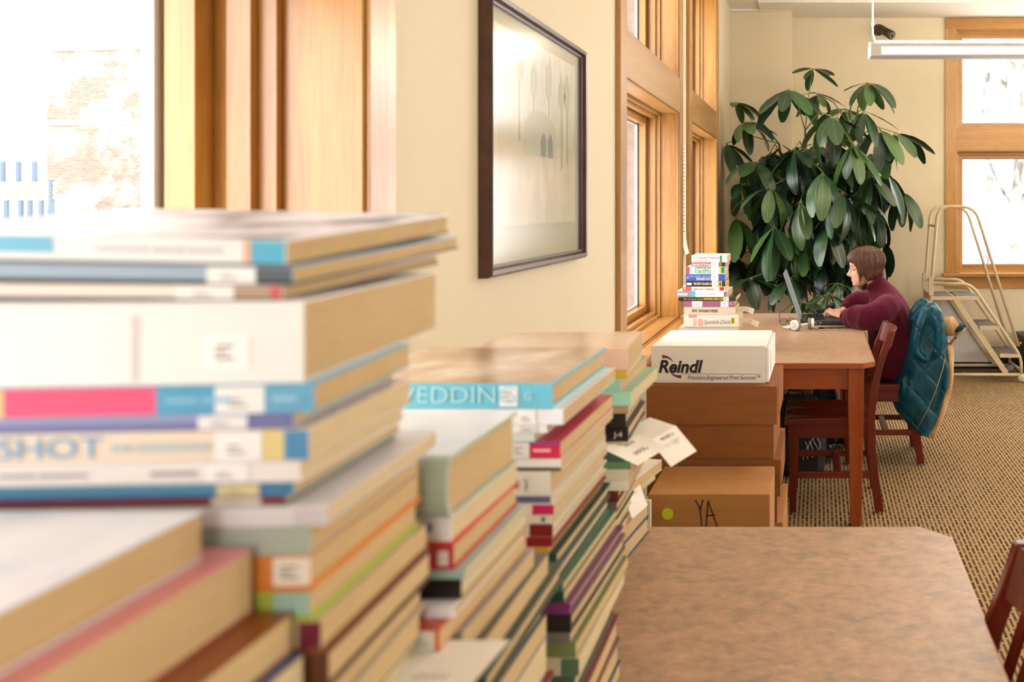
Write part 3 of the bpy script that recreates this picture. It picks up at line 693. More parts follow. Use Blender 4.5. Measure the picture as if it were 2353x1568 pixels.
# ---- tall stack at the left edge
s1 = 'tall left stack'
GREY_PHOTO = mottled('cover_grey_photo', [(0.38, '#6f6a6c'), (0.48, '#c4c1c6'), (0.6, '#e9e7ec')], 16, 0.5, detail=2)
stack(s1, -0.290, 0.490, 1.4316, ZT, 0.05, [
    B(T=0.0152, desc='white paperback with light blue spine end', col='#f1f1f1', dx=-0.010, rx=0.055, ry=0.02, D=0.225, under='#4d463d', top=GREY_PHOTO, bands=[(0.0, 0.019, '#5db6d8'), (0.019, 0.023, '#e8b48c'), (0.128, 0.2, '#79c0dd', 0.35, 1.0), (0.0, 0.23, '#2f7aa3', 0.0, 0.08)], rz=-0.03,
      title=('~9 5 6', 0.006, 0.105, '#c9c9cf', 0.55)),
    B(T=0.0105, desc='pale blue paperback with dark spine end', col='#9fb6c9', dx=-0.006, rx=0.04, ry=0.015, D=0.235, under='#3a342c', bands=[(0.0, 0.02, '#5d6a75'), (0.0, 0.24, '#46505c', 0.0, 0.22)], labels=[(0.02, 0.047, '#f3f3f3')], rz=-0.03),
    B(T=0.0086, desc='thin white paperback with red spine end', col='#ece6e0', dx=-0.012, rx=0.03, ry=0.01, D=0.215, under='#4a3b28', bands=[(0.0, 0.006, '#d4626b'), (0.006, 0.026, '#b79c8b')], labels=[(0.026, 0.058, '#f4f2f0')], rz=-0.02),
    B(T=0.0465, desc='very thick white reference paperback', col='#f4f3f2', rz=0.04, D=0.215, labels=[(0.029, 0.052, '#ffffff', 0.2, 0.58)], bands=[(0.0865, 0.0905, '#d8d4d2', 0.05, 0.85)], pages=PAGES),
    B(T=0.0167, desc='pink and blue spined paperback', col='#6fb1d3', dx=0.006, rz=0.045, D=0.145, bands=[(0.0, 0.051, '#69aed2'), (0.051, 0.083, '#5aa6cd'), (0.083, 0.161, '#ef5d86'), (0.161, 0.19, '#e6cf90')], labels=[(0.026, 0.052, '#f3f3f4')], title=[('~5 5', 0.006, 0.078, '#8cc4e0'), ('~4', 0.006, 0.022, '#9fd0e6')]),
    B(T=0.009, desc='thin purple spined paperback', col='#7377ad', dx=-0.006, rz=0.03, D=0.14, bands=[(0.05, 0.165, '#9aa0c6', 0.5, 1.0), (0.16, 0.2, '#e09aa4')], labels=[(0.024, 0.05, '#efedf0')]),
    B(T=0.018, desc='cream paperback with blue lettering and spine end', col='#ead9c6', dx=0.003, rz=0.02, D=0.145, bands=[(0.0, 0.013, '#4f8fc0'), (0.013, 0.025, '#e3d08c')], labels=[(0.025, 0.05, '#f4f3f3')], title=[('SHOT', 0.0165, 0.165, '#6fa9cf', 0.5, 1.3), ('~2 8', 0.009, 0.105, '#b8c2c4', 0.5, 1.0)]),
    B(T=0.012, desc='white paperback with small grey lettering', col='#ede8e5', dx=-0.002, rz=0.01, D=0.14, labels=[(0.028, 0.05, '#f6f4f4')], title=[('~9', 0.005, 0.08, '#a09894'), ('~7 9', 0.005, 0.16, '#b3aaa6')]),
    B(T=0.008, desc='thin blue paperback with yellow label', col='#3f7fa8', dx=-0.006, rz=0.0, D=0.14, bands=[(0.02, 0.16, '#5a8fb0', 0.4, 1.0)], labels=[(0.018, 0.041, '#d9cd9c')]),
    B(T=0.0052, desc='thin maroon paperback', col='#7c1f42', under=('#6d6650', 0.0015), dx=-0.010, rz=0.0, D=0.14, labels=[(0.013, 0.04, '#d9d0c4')]),
    B(T=0.0115, desc='white and grey spined paperback', col='#dcd9dc', dx=0.013, rz=0.01, D=0.165, bands=[(0.0, 0.018, '#cfc9cf')], pages=PAGES2),
    B(T=0.0165, desc='grey green spined paperback', col='#a9b4a6', dx=0.004, rz=0.0, D=0.15),
    B(T=0.020, desc='cream paperback with orange back cover', col='#d8833a', under=('#d4762a', 0.0036), dx=0.004, rz=0.0, D=0.15, labels=[(0.0, 0.02, '#efe4d4', 0.15, 0.95)]),
    B(T=0.017, desc='paperback with lime green back cover', col='#a9b443', under=('#9fae35', 0.0032), dx=0.004, rz=0.0, D=0.145, bands=[(0.0, 0.02, '#9fbfae')]),
    B(T=0.018, desc='cream paperback with maroon spine end', col='#c8b08a', under=('#8a4a22', 0.002), dx=0.010, rz=0.0, D=0.15, bands=[(0.0, 0.012, '#6f2238')]),
    B(T=0.02, desc='paperback with dark brown back cover', col='#5b2f1c', under=('#42210f', 0.0028), dx=0.014, rz=0.0, D=0.145)], D0=0.15, fill_dx=0.01)
# ---- stack topped by the grey-green book
s2 = 'grey-green topped stack'
stack(s2, -0.281, 0.668, 1.2586, ZT, 0.0, [
    B(T=0.047, desc='thick grey green book with pale glossy cover', col='#b7c0ac', hard=True, bulge=0.011, D=0.145, L=0.22, top=photo_cover('pale_blue', [(0.3, '#c7d6e4'), (0.6, '#e3ebf2')], 6), pages=PAGES, rz=0.0, cover_mat=gloss('#aebaa6')),
    B(T=0.021, desc='white paperback with blue initial on spine', col='#ece8e2', under=('#cf3a38', 0.0022), dx=-0.001, D=0.145, title=('P', 0.015, 0.022, '#3d55a0', 0.5, 1.0, 0.0, 0.0006)),
    B(T=0.019, desc='red paperback with white round emblem', col='#c23a42', under=('#b8232e', 0.0026), dx=0.001, D=0.145, bands=[(0.004, 0.012, '#efe0da', 0.15, 0.75)]),
    B(T=0.0075, desc='thin pale teal paperback', col='#9fb8ad', dx=0.010, D=0.145),
    B(T=0.0155, desc='black paperback', col='#161616', dx=0.007, D=0.15, pages=PAGES2),
    B(T=0.009, desc='white paperback jutting left', col='#efecef', dx=0.006, D=0.16, dy=-0.012),
    B(T=0.016, desc='orange red covered paperback with sticker', col='#c8552e', dx=0.003, D=0.19, dy=-0.03, labels=[(0.003, 0.018, '#d8d3c2')], top=photo_cover('orange_red', [(0.35, '#b8322a'), (0.65, '#d97436')], 9)),
    B(T=0.018, desc='grey striped paperback', col='#8f8f86', dx=0.008, D=0.165),
    B(T=0.022, desc='olive brown paperback', col='#5d5140', dx=0.016, D=0.20, dy=0.0),
    B(T=0.018, desc='dark green hardcover', col='#2c4236', dx=0.022, D=0.22, dy=0.01, hard=True)], D0=0.2, fill_dx=0.012)
# ---- stack topped by the light blue wedding book
s3 = 'WEDDING book stack'
stack(s3, -0.295, 0.965, 1.254, ZT, 0.0, [
    B(T=0.0285, desc='light blue WEDDING hardcover with brown photo cover', col='#6fc3dc', hard=True, L=0.25, D=0.248, bands=(), labels=[(0.038, 0.058, '#f2f1f0', 0.1, 0.9)], title=[('WEDDING', 0.026, 0.182, '#a5dcec', 0.52, 1.15), ('G', 0.012, 0.031, '#c5e8f0')], top=photo_cover('brown_photo', [(0.35, '#9c7c5c'), (0.5, '#bfa284'), (0.62, '#d9c7b0'), (0.72, '#a88a6c')], 7), cover_mat=gloss('#6cc2dc'), pages=PAGES, rz=0.0),
    B(T=0.0175, desc='white paperback with clear label', col='#e9edf2', dx=0.012, L=0.26, D=0.25, labels=[(0.03, 0.05, '#f6f6f6')], title=('~3 7 4', 0.009, 0.2, '#b9d3ea'), rz=0.0),
    B(T=0.009, desc='thin white paperback jutting left', col='#f1f1f0', dx=-0.006, L=0.262, D=0.24, rz=0.0, labels=[(0.01, 0.03, '#dfe0e0')]),
    B(T=0.010, desc='pale green white paperback', col='#d7e0dc', dx=-0.02, L=0.25, D=0.24, rz=0.02),
    B(T=0.0185, desc='crimson paperback with white label and blue back cover', col='#c92450', dx=0.009, D=0.245, rz=0.0, bands=[(0.0, 0.2, '#3d4aa0', 0.9, 1.0)], labels=[(0.034, 0.057, '#e3ddd8')], title=('~6', 0.006, 0.03, '#f0b8c4')),
    B(T=0.0135, desc='white and black striped paperback', col='#e2ddd4', dx=0.010, D=0.245, bands=[(0.0, 0.2, '#3d3a34', 0.0, 0.28)], rz=0.0),
    B(T=0.0265, desc='thick white paperback with letter M', col='#d9d3c6', dx=-0.002, D=0.25, title=[('M', 0.013, 0.048, '#332e28', 0.45, 1.2, 0, 0.0005), (')', 0.016, 0.03, '#7a7468', 0.45)], rz=0.0),
    B(T=0.0105, desc='grey paperback with slate spine end', col='#d0c8bb', dx=0.0, D=0.245, bands=[(0.002, 0.046, '#57597a', 0.15, 0.85)], rz=0.0),
    B(T=0.012, desc='cream book with crimson spine end', col='#ddd2be', dx=0.002, D=0.245, bands=[(0.0, 0.024, '#c01d55')], rz=0.0),
    B(T=0.0095, desc='cream book with small green mark', col='#d9d0bb', dx=-0.002, D=0.24, bands=[(0.006, 0.010, '#3a7a52', 0.2, 0.8)], rz=0.0),
    B(T=0.015, desc='cream book with dark red spine end', col='#d4c7b0', dx=0.001, D=0.245, bands=[(0.0, 0.026, '#7c1a1c')], rz=0.0, hard=True),
    B(T=0.011, desc='dark red hardcover', col='#8a1720', dx=0.0, D=0.245, rz=0.0, hard=True),
    B(T=0.007, desc='thin golden yellow book', col='#c79a2c', dx=-0.004, D=0.24, rz=0.0),
    B(T=0.017, desc='dark green hardcover', col='#123f33', dx=0.005, D=0.25, rz=0.0, hard=True, title=('AZ', 0.008, 0.026, '#5f8f7c')),
    B(T=0.016, desc='black green hardcover', col='#10211b', dx=0.006, D=0.245, rz=0.0, hard=True),
    B(T=0.010, desc='bright green paperback', col='#1e6b43', dx=0.012, D=0.235, rz=-0.02),
    B(T=0.012, desc='dark green paperback', col='#16382a', dx=0.013, D=0.235, rz=-0.02),
    B(T=0.013, desc='purple hardcover', col='#6c2760', dx=0.02, D=0.235, rz=-0.03, hard=True),
    B(T=0.020, desc='black hardcover', col='#12100f', dx=0.021, D=0.24, rz=-0.03, hard=True),
    B(T=0.012, desc='grey striped paperback', col='#6d6a62', dx=0.02, D=0.24, rz=-0.02),
    B(T=0.016, desc='olive green paperback', col='#6f7a4a', dx=0.026, D=0.245, rz=-0.02),
    B(T=0.02, desc='cream hardcover with green spine end', col='#cdbf9e', dx=0.03, D=0.24, bands=[(0, 0.02, '#4d6a4c')])], L0=0.24, fill_dx=0.03)
# ---- stack beside the cardboard boxes
s4 = 'stack beside cardboard boxes'
stack(s4, -0.300, 1.375, 1.226, ZT, 0.02, [
    B(T=0.034, desc='tan pink paperback', col='#d9b195', dx=0.0, D=0.19, rz=0.06, top=photo_cover('tan', [(0.3, '#d8b896'), (0.7, '#e6cdb0')], 8)),
    B(T=0.013, desc='golden yellow paperback', col='#c9a02c', dx=-0.002, D=0.17, rz=0.05),
    B(T=0.022, desc='cream paperback with mint edge', col='#8fc0a4', dx=-0.012, D=0.21, rz=-0.02),
    B(T=0.022, desc='mint green paperback', col='#9cc9ae', dx=0.004, D=0.215, rz=-0.03),
    B(T=0.012, desc='thin brown book', col='#a58a66', dx=0.0, D=0.2, rz=0.02),
    B(T=0.022, desc='black hardcover with gold initials', col='#1d1a16', dx=-0.004, D=0.19, rz=0.04, hard=True, title=('K', 0.012, 0.028, '#8d8168')),
    B(T=0.022, desc='black hardcover with white J-4 lettering', col='#15120f', dx=0.0, D=0.19, rz=0.04, hard=True, title=('J-4', 0.012, 0.022, '#cfc6b4')),
    B(T=0.014, desc='tan book', col='#bfa274', dx=-0.008, D=0.2, rz=0.03),
    B(T=0.018, desc='grey green hardcover', col='#53665a', dx=-0.006, D=0.2, rz=0.03, hard=True),
    B(T=0.012, desc='leaf green book', col='#6d8f66', dx=0.004, D=0.2, rz=0.02),
    B(T=0.018, desc='cream paperback', col='#dccfb2', dx=0.0, D=0.205, rz=0.02),
    B(T=0.016, desc='white paperback', col='#e8e0cf', dx=0.0, D=0.21, rz=0.01),
    B(T=0.018, desc='maroon hardcover', col='#6e1a22', dx=-0.016, D=0.21, hard=True),
    B(T=0.014, desc='grey blue book', col='#68707a', dx=-0.018, D=0.215),
    B(T=0.02, desc='red hardcover', col='#a61f2c', dx=-0.028, D=0.22, hard=True),
    B(T=0.022, desc='green cloth hardcover', col='#2d5442', dx=-0.034, D=0.22, hard=True),
    B(T=0.02, desc='cream book with purple cover', col='#8a7a9a', dx=-0.04, D=0.22),
    B(T=0.02, desc='olive hardcover', col='#5a5c36', dx=-0.046, D=0.225, hard=True),
    B(T=0.03, desc='thick cream paged book', col='#c9b48a', dx=-0.05, D=0.23),
    B(T=0.025, desc='crimson spined book', col='#a2203a', dx=-0.054, D=0.23, hard=True)], fill_dx=-0.052)
# ---- low stack at the far corner of the table, and short row between
stack('low stack near table far edge', -0.402, 1.655, 0.912, ZT, -0.1, [
    B(T=0.022, desc='white paperback', col='#ece6d8', dx=0.03, D=0.2, rz=-0.1),
    B(T=0.02, desc='cream paperback', col='#d7c8a6', dx=0.02, D=0.2, rz=-0.08),
    B(T=0.024, desc='black spined paperback', col='#1f1b19', dx=0.0, D=0.21, rz=-0.04),
    B(T=0.03, desc='cream paged hardcover with grey cover', col='#a39d94', dx=0.006, D=0.215, hard=True),
    B(T=0.028, desc='tan paperback', col='#c39a6c', dx=0.012, D=0.215),
    B(T=0.03, desc='navy blue hardcover', col='#2c3a63', dx=0.016, D=0.215, hard=True)], L0=0.23)
stack('low stack under paper slips', -0.346, 1.182, 1.02, ZT, -0.05, [
    B(T=0.02, desc='green black book', col='#1d3b2f', dx=0.0, D=0.155, hard=True),
    B(T=0.022, desc='grey striped book', col='#79756b', dx=0.004, D=0.16),
    B(T=0.02, desc='cream paperback', col='#d9cba8', dx=0.008, D=0.16),
    B(T=0.024, desc='olive green book', col='#7c8450', dx=0.006, D=0.16),
    B(T=0.022, desc='cream book with black cover', col='#2b2724', dx=0.002, D=0.16),
    B(T=0.022, desc='yellow brown book', col='#b98a3a', dx=-0.004, D=0.16),
    B(T=0.02, desc='white book', col='#e4dccb', dx=-0.008, D=0.16),
    B(T=0.02, desc='grey green book', col='#7f8d7a', dx=-0.01, D=0.16)], L0=0.22, fill_dx=-0.02)

# paper slips sticking out of the stacks
PAPER = mottled('slip_paper', [(0.3, '#ece0cf'), (0.7, '#f3eadc')], 12, 0.85)
def slip(label, pts_a, pts_b, loc, words):
    """ribbon between two edge polylines, given a little thickness, with hand-written strokes"""
    t = thing('paper_slip', label, 'paper slip', loc, group='paper slips in the book stacks')
    rings = [[Vector(a), Vector(b), Vector(b)+Vector((0, 0, 0.0005)), Vector(a)+Vector((0, 0, 0.0005))] for a, b in zip(pts_a, pts_b)]
    sh_ = MB().loft(rings, smooth=False).build('sheet', PAPER, t)
    rnd = random.Random(len(label)); ink = plain('#8b8378', 0.8)
    for w in range(words):
        k = rnd.uniform(0.35, 0.85)*(len(pts_a)-1); i = min(int(k), len(pts_a)-2); fr = k-i
        a = Vector(pts_a[i]).lerp(Vector(pts_a[i+1]), fr); b = Vector(pts_b[i]).lerp(Vector(pts_b[i+1]), fr)
        p = a.lerp(b, rnd.uniform(0.2, 0.4)); q = a.lerp(b, rnd.uniform(0.6, 0.8)); n = 9
        d = (Vector(pts_a[i+1])-Vector(pts_a[i])).normalized()*0.003
        MB().tube([p.lerp(q, j/(n-1)) + d*(1 if j % 2 else -1) + Vector((0, 0, 0.0008)) for j in range(n)], 0.0004, 4).build('handwriting', ink, sh_)
    return t
slip('white hand-marked paper slip jutting from the stack by the boxes, left one', [(0, 0, 0), (0.07, -0.02, -0.006), (0.12, -0.035, -0.024)], [(0.03, 0.1, 0), (0.10, 0.075, -0.006), (0.15, 0.06, -0.022)], (-0.395, 1.36, 1.0795), 5)
slip('white hand-marked paper slip jutting from the stack by the boxes, right one', [(0, 0, 0), (0.05, -0.012, -0.012), (0.088, -0.03, -0.05)], [(0.03, 0.09, 0.002), (0.08, 0.07, -0.008), (0.12, 0.045, -0.045)], (-0.330, 1.46, 1.072), 4)
slip('white paper slip bending down below the two others', [(0, 0, 0), (0.035, -0.01, -0.02), (0.05, -0.02, -0.06)], [(0.02, 0.07, 0.0), (0.05, 0.055, -0.02), (0.068, 0.04, -0.055)], (-0.405, 1.68, 0.914), 3)
slip('white hand-marked paper slip lying out at the bottom edge of the view', [(0, 0, 0), (0.0, -0.05, 0.0), (0.0, -0.10, -0.004)], [(0.07, 0.0, 0.0), (0.066, -0.05, 0.0), (0.062, -0.10, -0.004)], (-0.302, 0.655, 1.1232), 5)

# ---- language books on the far table
s6 = 'language stack on far table'
yL = 4.13; sL = F_PX/yL
def px(a): return a/sL
LANG = [  # T px, right px, left px, colour, desc, kwargs
    (16, 1671, 1589, '#efeeec', 'white thesaurus with green band', dict(bands=[(px(12), px(17), '#2f9a57')], title=[('NTC', px(7.5), px(78), '#2d8a72', 0.66), ("Spanish Thesaurus", px(7.5), px(63), '#c0686a', 0.66, 0.78), ('and Dictionary', px(5), px(77), '#9a9a9a', 0.22)])),
    (10, 1667, 1589, '#b46a62', 'brick red dictionary', dict(bands=[(px(1), px(9), '#2b2b2b'), (px(2), px(6), '#4fb0c4', 0.25, 0.8)], labels=[(px(16), px(33), '#f1f0ef')], title=[('Spanish & Portuguese', px(9.5), px(76), '#f4e8e2', 0.5, 0.62, 0, 0.0003)])),
    (17, 1666, 1578, '#f1efed', 'white Spanish-English dictionary', dict(bands=[(px(1), px(9), '#1f9268', 0.1, 0.95), (px(9), px(13.5), '#e2cf45', 0.1, 0.95), (px(32), px(69), '#3d9c7d', 0.1, 0.95), (px(81), px(88), '#d94a5b')], labels=[(px(15), px(32), '#f4f3f3')], title=[('Spanish-Engl', px(8.5), px(68), '#e9f3ee', 0.7, 0.86, 0, 0.0003), ('DICTIONARY', px(8.5), px(68), '#e9f3ee', 0.28, 0.72, 0, 0.0003)])),
    (16, 1666, 1576, '#3d5fb8', 'blue Spanish dictionary', dict(labels=[(px(15), px(32), '#f1f1f3')], title=[('THE AMER HERITAGE', px(7), px(83), '#aebfe6', 0.65, 0.85), ('SPANISH DICTION', px(8), px(66), '#eef1f8', 0.28, 0.68, 0, 0.0003), ('A', px(8), px(88), '#dfe6f6', 0.5)])),
    (13, 1666, 1576, '#33271f', 'black Latin and English dictionary', dict(bands=[(px(7), px(16), '#e2c52a'), (px(9.5), px(13), '#15110e', 0.1, 0.75), (px(77), px(88), '#ece8e6', 0.25, 0.7)], labels=[(px(17), px(30), '#f3f2f1')], title=[('THE NEW COLLEGE LATIN & ENG', px(7), px(73), '#f2efe9', 0.5, 0.56, 0, 0.0003)])),
    (10, 1666, 1568, '#f0ece8', 'white Ingles para Hispanos book', dict(bands=[(px(2), px(13), '#d8433f', 0.1, 0.9), (px(5), px(9), '#e8b13a', 0.1, 0.9), (px(77), px(98), '#e05a55')], title=[('Ingl\u00e9s para Hispanos', px(7.5), px(74), '#8b8480', 0.5, 0.8), ('B', px(8), px(95), '#f4e6e4', 0.5)])),
    (14, 1672, 1555, '#eeeeee', 'grey and white INSIDERS guide', dict(bands=[(px(1), px(9), '#85827f', 0.05, 0.9), (px(74), px(86), '#59b4dc'), (px(86), px(117), '#8f9193')], title=[("INSIDERS'", px(8), px(116), '#f2f2f2', 0.45, 0.72, 0, 0.0004), ('~5 3 6', px(5), px(70), '#c9c3c4', 0.5)], D=0.24)),
    (9, 1691, 1559, '#2a2620', 'black national park lodges guide', dict(labels=[(px(16), px(29), '#eceaea')], title=[('The Complete Guide to the', px(6.5), px(121), '#c9a93e', 0.5, 0.82), ('NATIONAL PARK LODGES', px(6.5), px(74), '#f0c52e', 0.5, 0.66, 0, 0.0004)], D=0.225)),
    (14, 1687, 1570, '#9b6480', 'mauve hardcover', dict(hard=True, labels=[(px(13), px(31), '#efecee'), (px(73), px(97), '#e3dfe3')], title=[('R', px(9), px(10), '#e6d6de', 0.5)])),
    (17, 1690, 1573, '#dccfb6', 'cream 501 Spanish Verbs book', dict(title=[('501', px(10), px(101), '#3a3128', 0.5, 0.95, 0, 0.0003), ('SPANISH VERBS', px(9), px(85), '#3a3128', 0.48, 0.72, 0, 0.0002)], D=0.21)),
    (30, 1697, 1571, '#eae4da', 'thick pale Spanish dictionary', dict(bands=[(px(96), px(115), '#ee9a90', 0.75, 1.0), (px(0), px(126), '#b9c98a', 0.0, 0.08), (px(82), px(93), '#eab0a8', 0.1, 0.68), (px(96), px(104), '#efbab2', 0.1, 0.68)], labels=[(px(8), px(18), '#e0cf2e', 0.3, 0.75), (px(11.5), px(14.5), '#1e1914', 0.35, 0.72)], title=[('Spanish Dicti', px(14), px(81), '#8d8579', 0.42, 0.84, 0.3)], D=0.22)),
]
ztop = EYE - (587-VY)/sL
items = []; xr0 = (1697-VX)/sL
for tpx, r, l, col, desc, kw in LANG:
    items.append(B(T=px(tpx), desc=desc, col=col, dx=(r-1697)/sL, L=(r-l)/sL, rz=random.uniform(-0.015, 0.015), **kw))
items.append(B(T=0.02, desc='flat grey hardcover', col='#c9c7bf', dx=-0.003, L=0.28, D=0.23, hard=True))
stack(s6, xr0, yL, ztop, ZT, 0.0, items, L0=0.265, D0=0.19)
slip('small paper slip hanging from the cream Spanish verbs book', [(0, 0, 0), (0.05, -0.005, 0.002), (0.085, -0.01, -0.012)], [(0, 0.002, 0.024), (0.05, -0.003, 0.026), (0.092, -0.008, 0.014)], (xr0-0.02, yL+0.06, 0.944), 2)
slip('small paper slip hanging from the thick pale Spanish dictionary', [(0, 0, 0), (0.05, -0.005, -0.002), (0.09, -0.01, -0.022)], [(0, 0.002, 0.024), (0.05, -0.003, 0.022), (0.10, -0.008, 0.004)], (xr0-0.005, yL+0.07, 0.890), 2)

# ================================================================== rolling ladder
LB = plain('#cbb893', 0.4)
GRIT = mottled('grey_tread', [(0.35, '#57504a'), (0.65, '#776f66')], 90, 0.9, bstr=0.4)
ld = thing('rolling_ladder', 'beige steel rolling step ladder with handrails under the far window', 'ladder', (0.93, 7.17, 0))
LWd = 0.43
def arcpts(pts, r=0.07, n=6):
    """round the inner corners of a polyline"""
    P = [Vector(p) for p in pts]; out = [P[0]]
    for k in range(1, len(P)-1):
        a = (P[k-1]-P[k]); b = (P[k+1]-P[k]); rr = min(r, a.length*0.45, b.length*0.45)
        s = P[k]+a.normalized()*rr; e = P[k]+b.normalized()*rr
        for q in range(n+1):
            t = q/n; out.append(s*(1-t)**2 + P[k]*2*t*(1-t) + e*t*t)
    out.append(P[-1]); return out
for y in (0.0, LWd):
    MB().tube(arcpts([(-0.01, y, 0.06), (0.0, y, 0.75), (0.055, y, 1.452), (0.36, y, 1.448), (0.72, y, 0.30)], 0.11), 0.013, 9).build('handrail', LB, ld)
    MB().tube(arcpts([(0.005, y, 0.815), (0.33, y, 0.815), (0.74, y, 0.21), (0.745, y, 0.06)], 0.09), 0.0135, 9).build('front_leg', LB, ld)
    MB().tube([(-0.012, y, 0.065), (0.75, y, 0.065)], 0.0135, 8).build('base_rail', LB, ld)
    MB().bar((0.20, y, 0.69), (0.62, y, 0.075), 0.008, 0.045, (1, 0, 1)).build('stringer', LB, ld)
    MB().box(-0.02, y-0.016, 0.72, 0.02, y+0.016, 0.87).build('joint_sleeve', LB, ld, bevel=0.003)
    for p in ((0.0, 0.815), (0.72, 0.33)):
        MB().tube([(p[0]+0.012, y-0.018, p[1]), (p[0]+0.012, y-0.024, p[1])], 0.009, 10).build('bolt', plain('#d8d2c6', 0.25, 0.8), ld)
    for x in (0.01, 0.75):
        MB().ell((x, y, 0.038), 0.038, 0.024, 0.036).build('caster', plain('#c9c1b2', 0.5), ld)
for x, z, w in ((0.01, 0.71, 0.385), (0.40, 0.465, 0.165), (0.565, 0.235, 0.165)):
    MB().box(x, -0.013, z-0.028, x+w, 0.013, z).build('step_edge', LB, ld); MB().box(x, LWd-0.013, z-0.028, x+w, LWd+0.013, z).build('step_edge', LB, ld)
    MB().box(x, 0.013, z-0.022, x+w, LWd-0.013, z-0.006).build('step_plate', LB, ld)
    if w > 0.3:
        MB().box(x+0.008, 0.02, z-0.006, x+0.17, LWd-0.02, z+0.001).build('tread', GRIT, ld); MB().box(x+0.2, 0.02, z-0.006, x+w-0.008, LWd-0.02, z+0.001).build('tread', GRIT, ld)
    else: MB().box(x+0.008, 0.02, z-0.006, x+w-0.006, LWd-0.02, z+0.001).build('tread', GRIT, ld)
MB().tube([(0.038, 0, 1.29), (0.038, LWd, 1.29)], 0.012, 8).build('back_brace', LB, ld)
MB().tube([(0.0, 0, 0.72), (0.0, LWd, 0.72)], 0.013, 8).build('back_brace', LB, ld)
MB().tube([(-0.01, 0, 0.065), (-0.01, LWd, 0.065)], 0.013, 8).build('back_brace', LB, ld)
MB().tube([(0.74, 0, 0.10), (0.74, LWd, 0.10)], 0.012, 8).build('front_brace', LB, ld)
MB().prism_y([(0.01, 0.09), (0.60, 0.09), (0.22, 0.66), (0.01, 0.68)], LWd+0.015, LWd+0.02).build('side_panel', plain('#cfcac2', 0.5), ld)
# dark cabinet edge standing at the right of the ladder
cb = thing('dark_cabinet', 'dark cabinet standing right of the ladder at the edge of view', 'cabinet', (2.04, 7.5, 0))
MB().box(-0.275, -0.15, 0.0, 0.3, 0.25, 0.32).build('body', plain('#1d1511', 0.5), cb, bevel=0.004); MB().box(-0.28, -0.16, 0.32, 0.31, 0.26, 0.34).build('top', plain('#2b1d15', 0.4), cb, bevel=0.003)

# ================================================================== umbrella plant
def leaf_mat(name, a, b_, c):
    m, nt, b = newmat(name)
    oi = nt.nodes.new('ShaderNodeObjectInfo'); base = ramp(nt, oi.outputs['Random'], [(0.0, a), (0.6, b_), (1.0, c)])
    tc = nt.nodes.new('ShaderNodeTexCoord'); sp = nt.nodes.new('ShaderNodeSeparateXYZ'); nt.links.new(tc.outputs['Object'], sp.inputs[0])
    ab = nt.nodes.new('ShaderNodeMath'); ab.operation = 'ABSOLUTE'; nt.links.new(sp.outputs[1], ab.inputs[0])
    rib = ramp(nt, ab.outputs[0], [(0.0, (1, 1, 1)), (0.0028, (0, 0, 0))])
    nt.links.new(mix(nt, rib, base, '#55703a'), b.inputs['Base Color'])
    b.inputs['Roughness'].default_value = 0.32; b.inputs['Specular IOR Level'].default_value = 0.55
    wv = nt.nodes.new('ShaderNodeTexWave'); wv.inputs['Scale'].default_value = 28; wv.inputs['Distortion'].default_value = 1.5
    nt.links.new(coords(nt, (1, 1.0, 0), (0, 0, 0.5)), wv.inputs['Vector']); bump(nt, b, wv.outputs['Fac'], 0.06, 0.002)
    return m
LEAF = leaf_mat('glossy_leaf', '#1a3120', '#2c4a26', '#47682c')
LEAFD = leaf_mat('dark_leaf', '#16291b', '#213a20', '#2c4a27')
def leaf_geo(L, W, droop, seg=10):
    """blade along +x, folded at the midrib (y = 0), drooping towards a rounded tip"""
    v = []; f = []
    for k in range(seg+1):
        t = k/seg; w = W*max(0.05, math.sin(PI*(0.03+0.945*t)**1.15))**0.56
        ang = droop*t; x = L*(math.sin(ang)/droop); z = -L*((1-math.cos(ang))/droop); e = 0.03*W*math.sin(k*2.1+L*50)
        for yy in (-1, -0.5, 0, 0.5, 1):
            v.append((x, yy*w, z + abs(yy)*w*0.28 - abs(yy)**3*w*0.10 + (e if abs(yy) == 1 else 0)))
    for k in range(seg):
        for j in range(4): a = k*5+j; f.append((a, a+1, a+6, a+5))
    return v, f
def leaf_mesh(name, L, W, droop, mat, seg=10):
    v, f = leaf_geo(L, W, droop, seg)
    me = bpy.data.meshes.new(name); me.from_pydata(v, [], f); me.polygons.foreach_set('use_smooth', [True]*len(f)); me.materials.append(mat); me.update(); return me
LM = [leaf_mesh('leaf', 0.34, 0.054, d, LEAF) for d in (0.2, 0.5, 0.85)] + [leaf_mesh('leaf', 0.27, 0.050, 0.35, LEAF)]
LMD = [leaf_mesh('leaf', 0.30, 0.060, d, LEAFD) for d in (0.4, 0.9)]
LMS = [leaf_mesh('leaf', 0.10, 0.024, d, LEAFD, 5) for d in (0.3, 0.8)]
STEM = plain('#6f7a3c', 0.5); TRUNK = mottled('brown_stem', [(0.3, '#4a3222'), (0.7, '#6b4a30')], 30, 0.7)
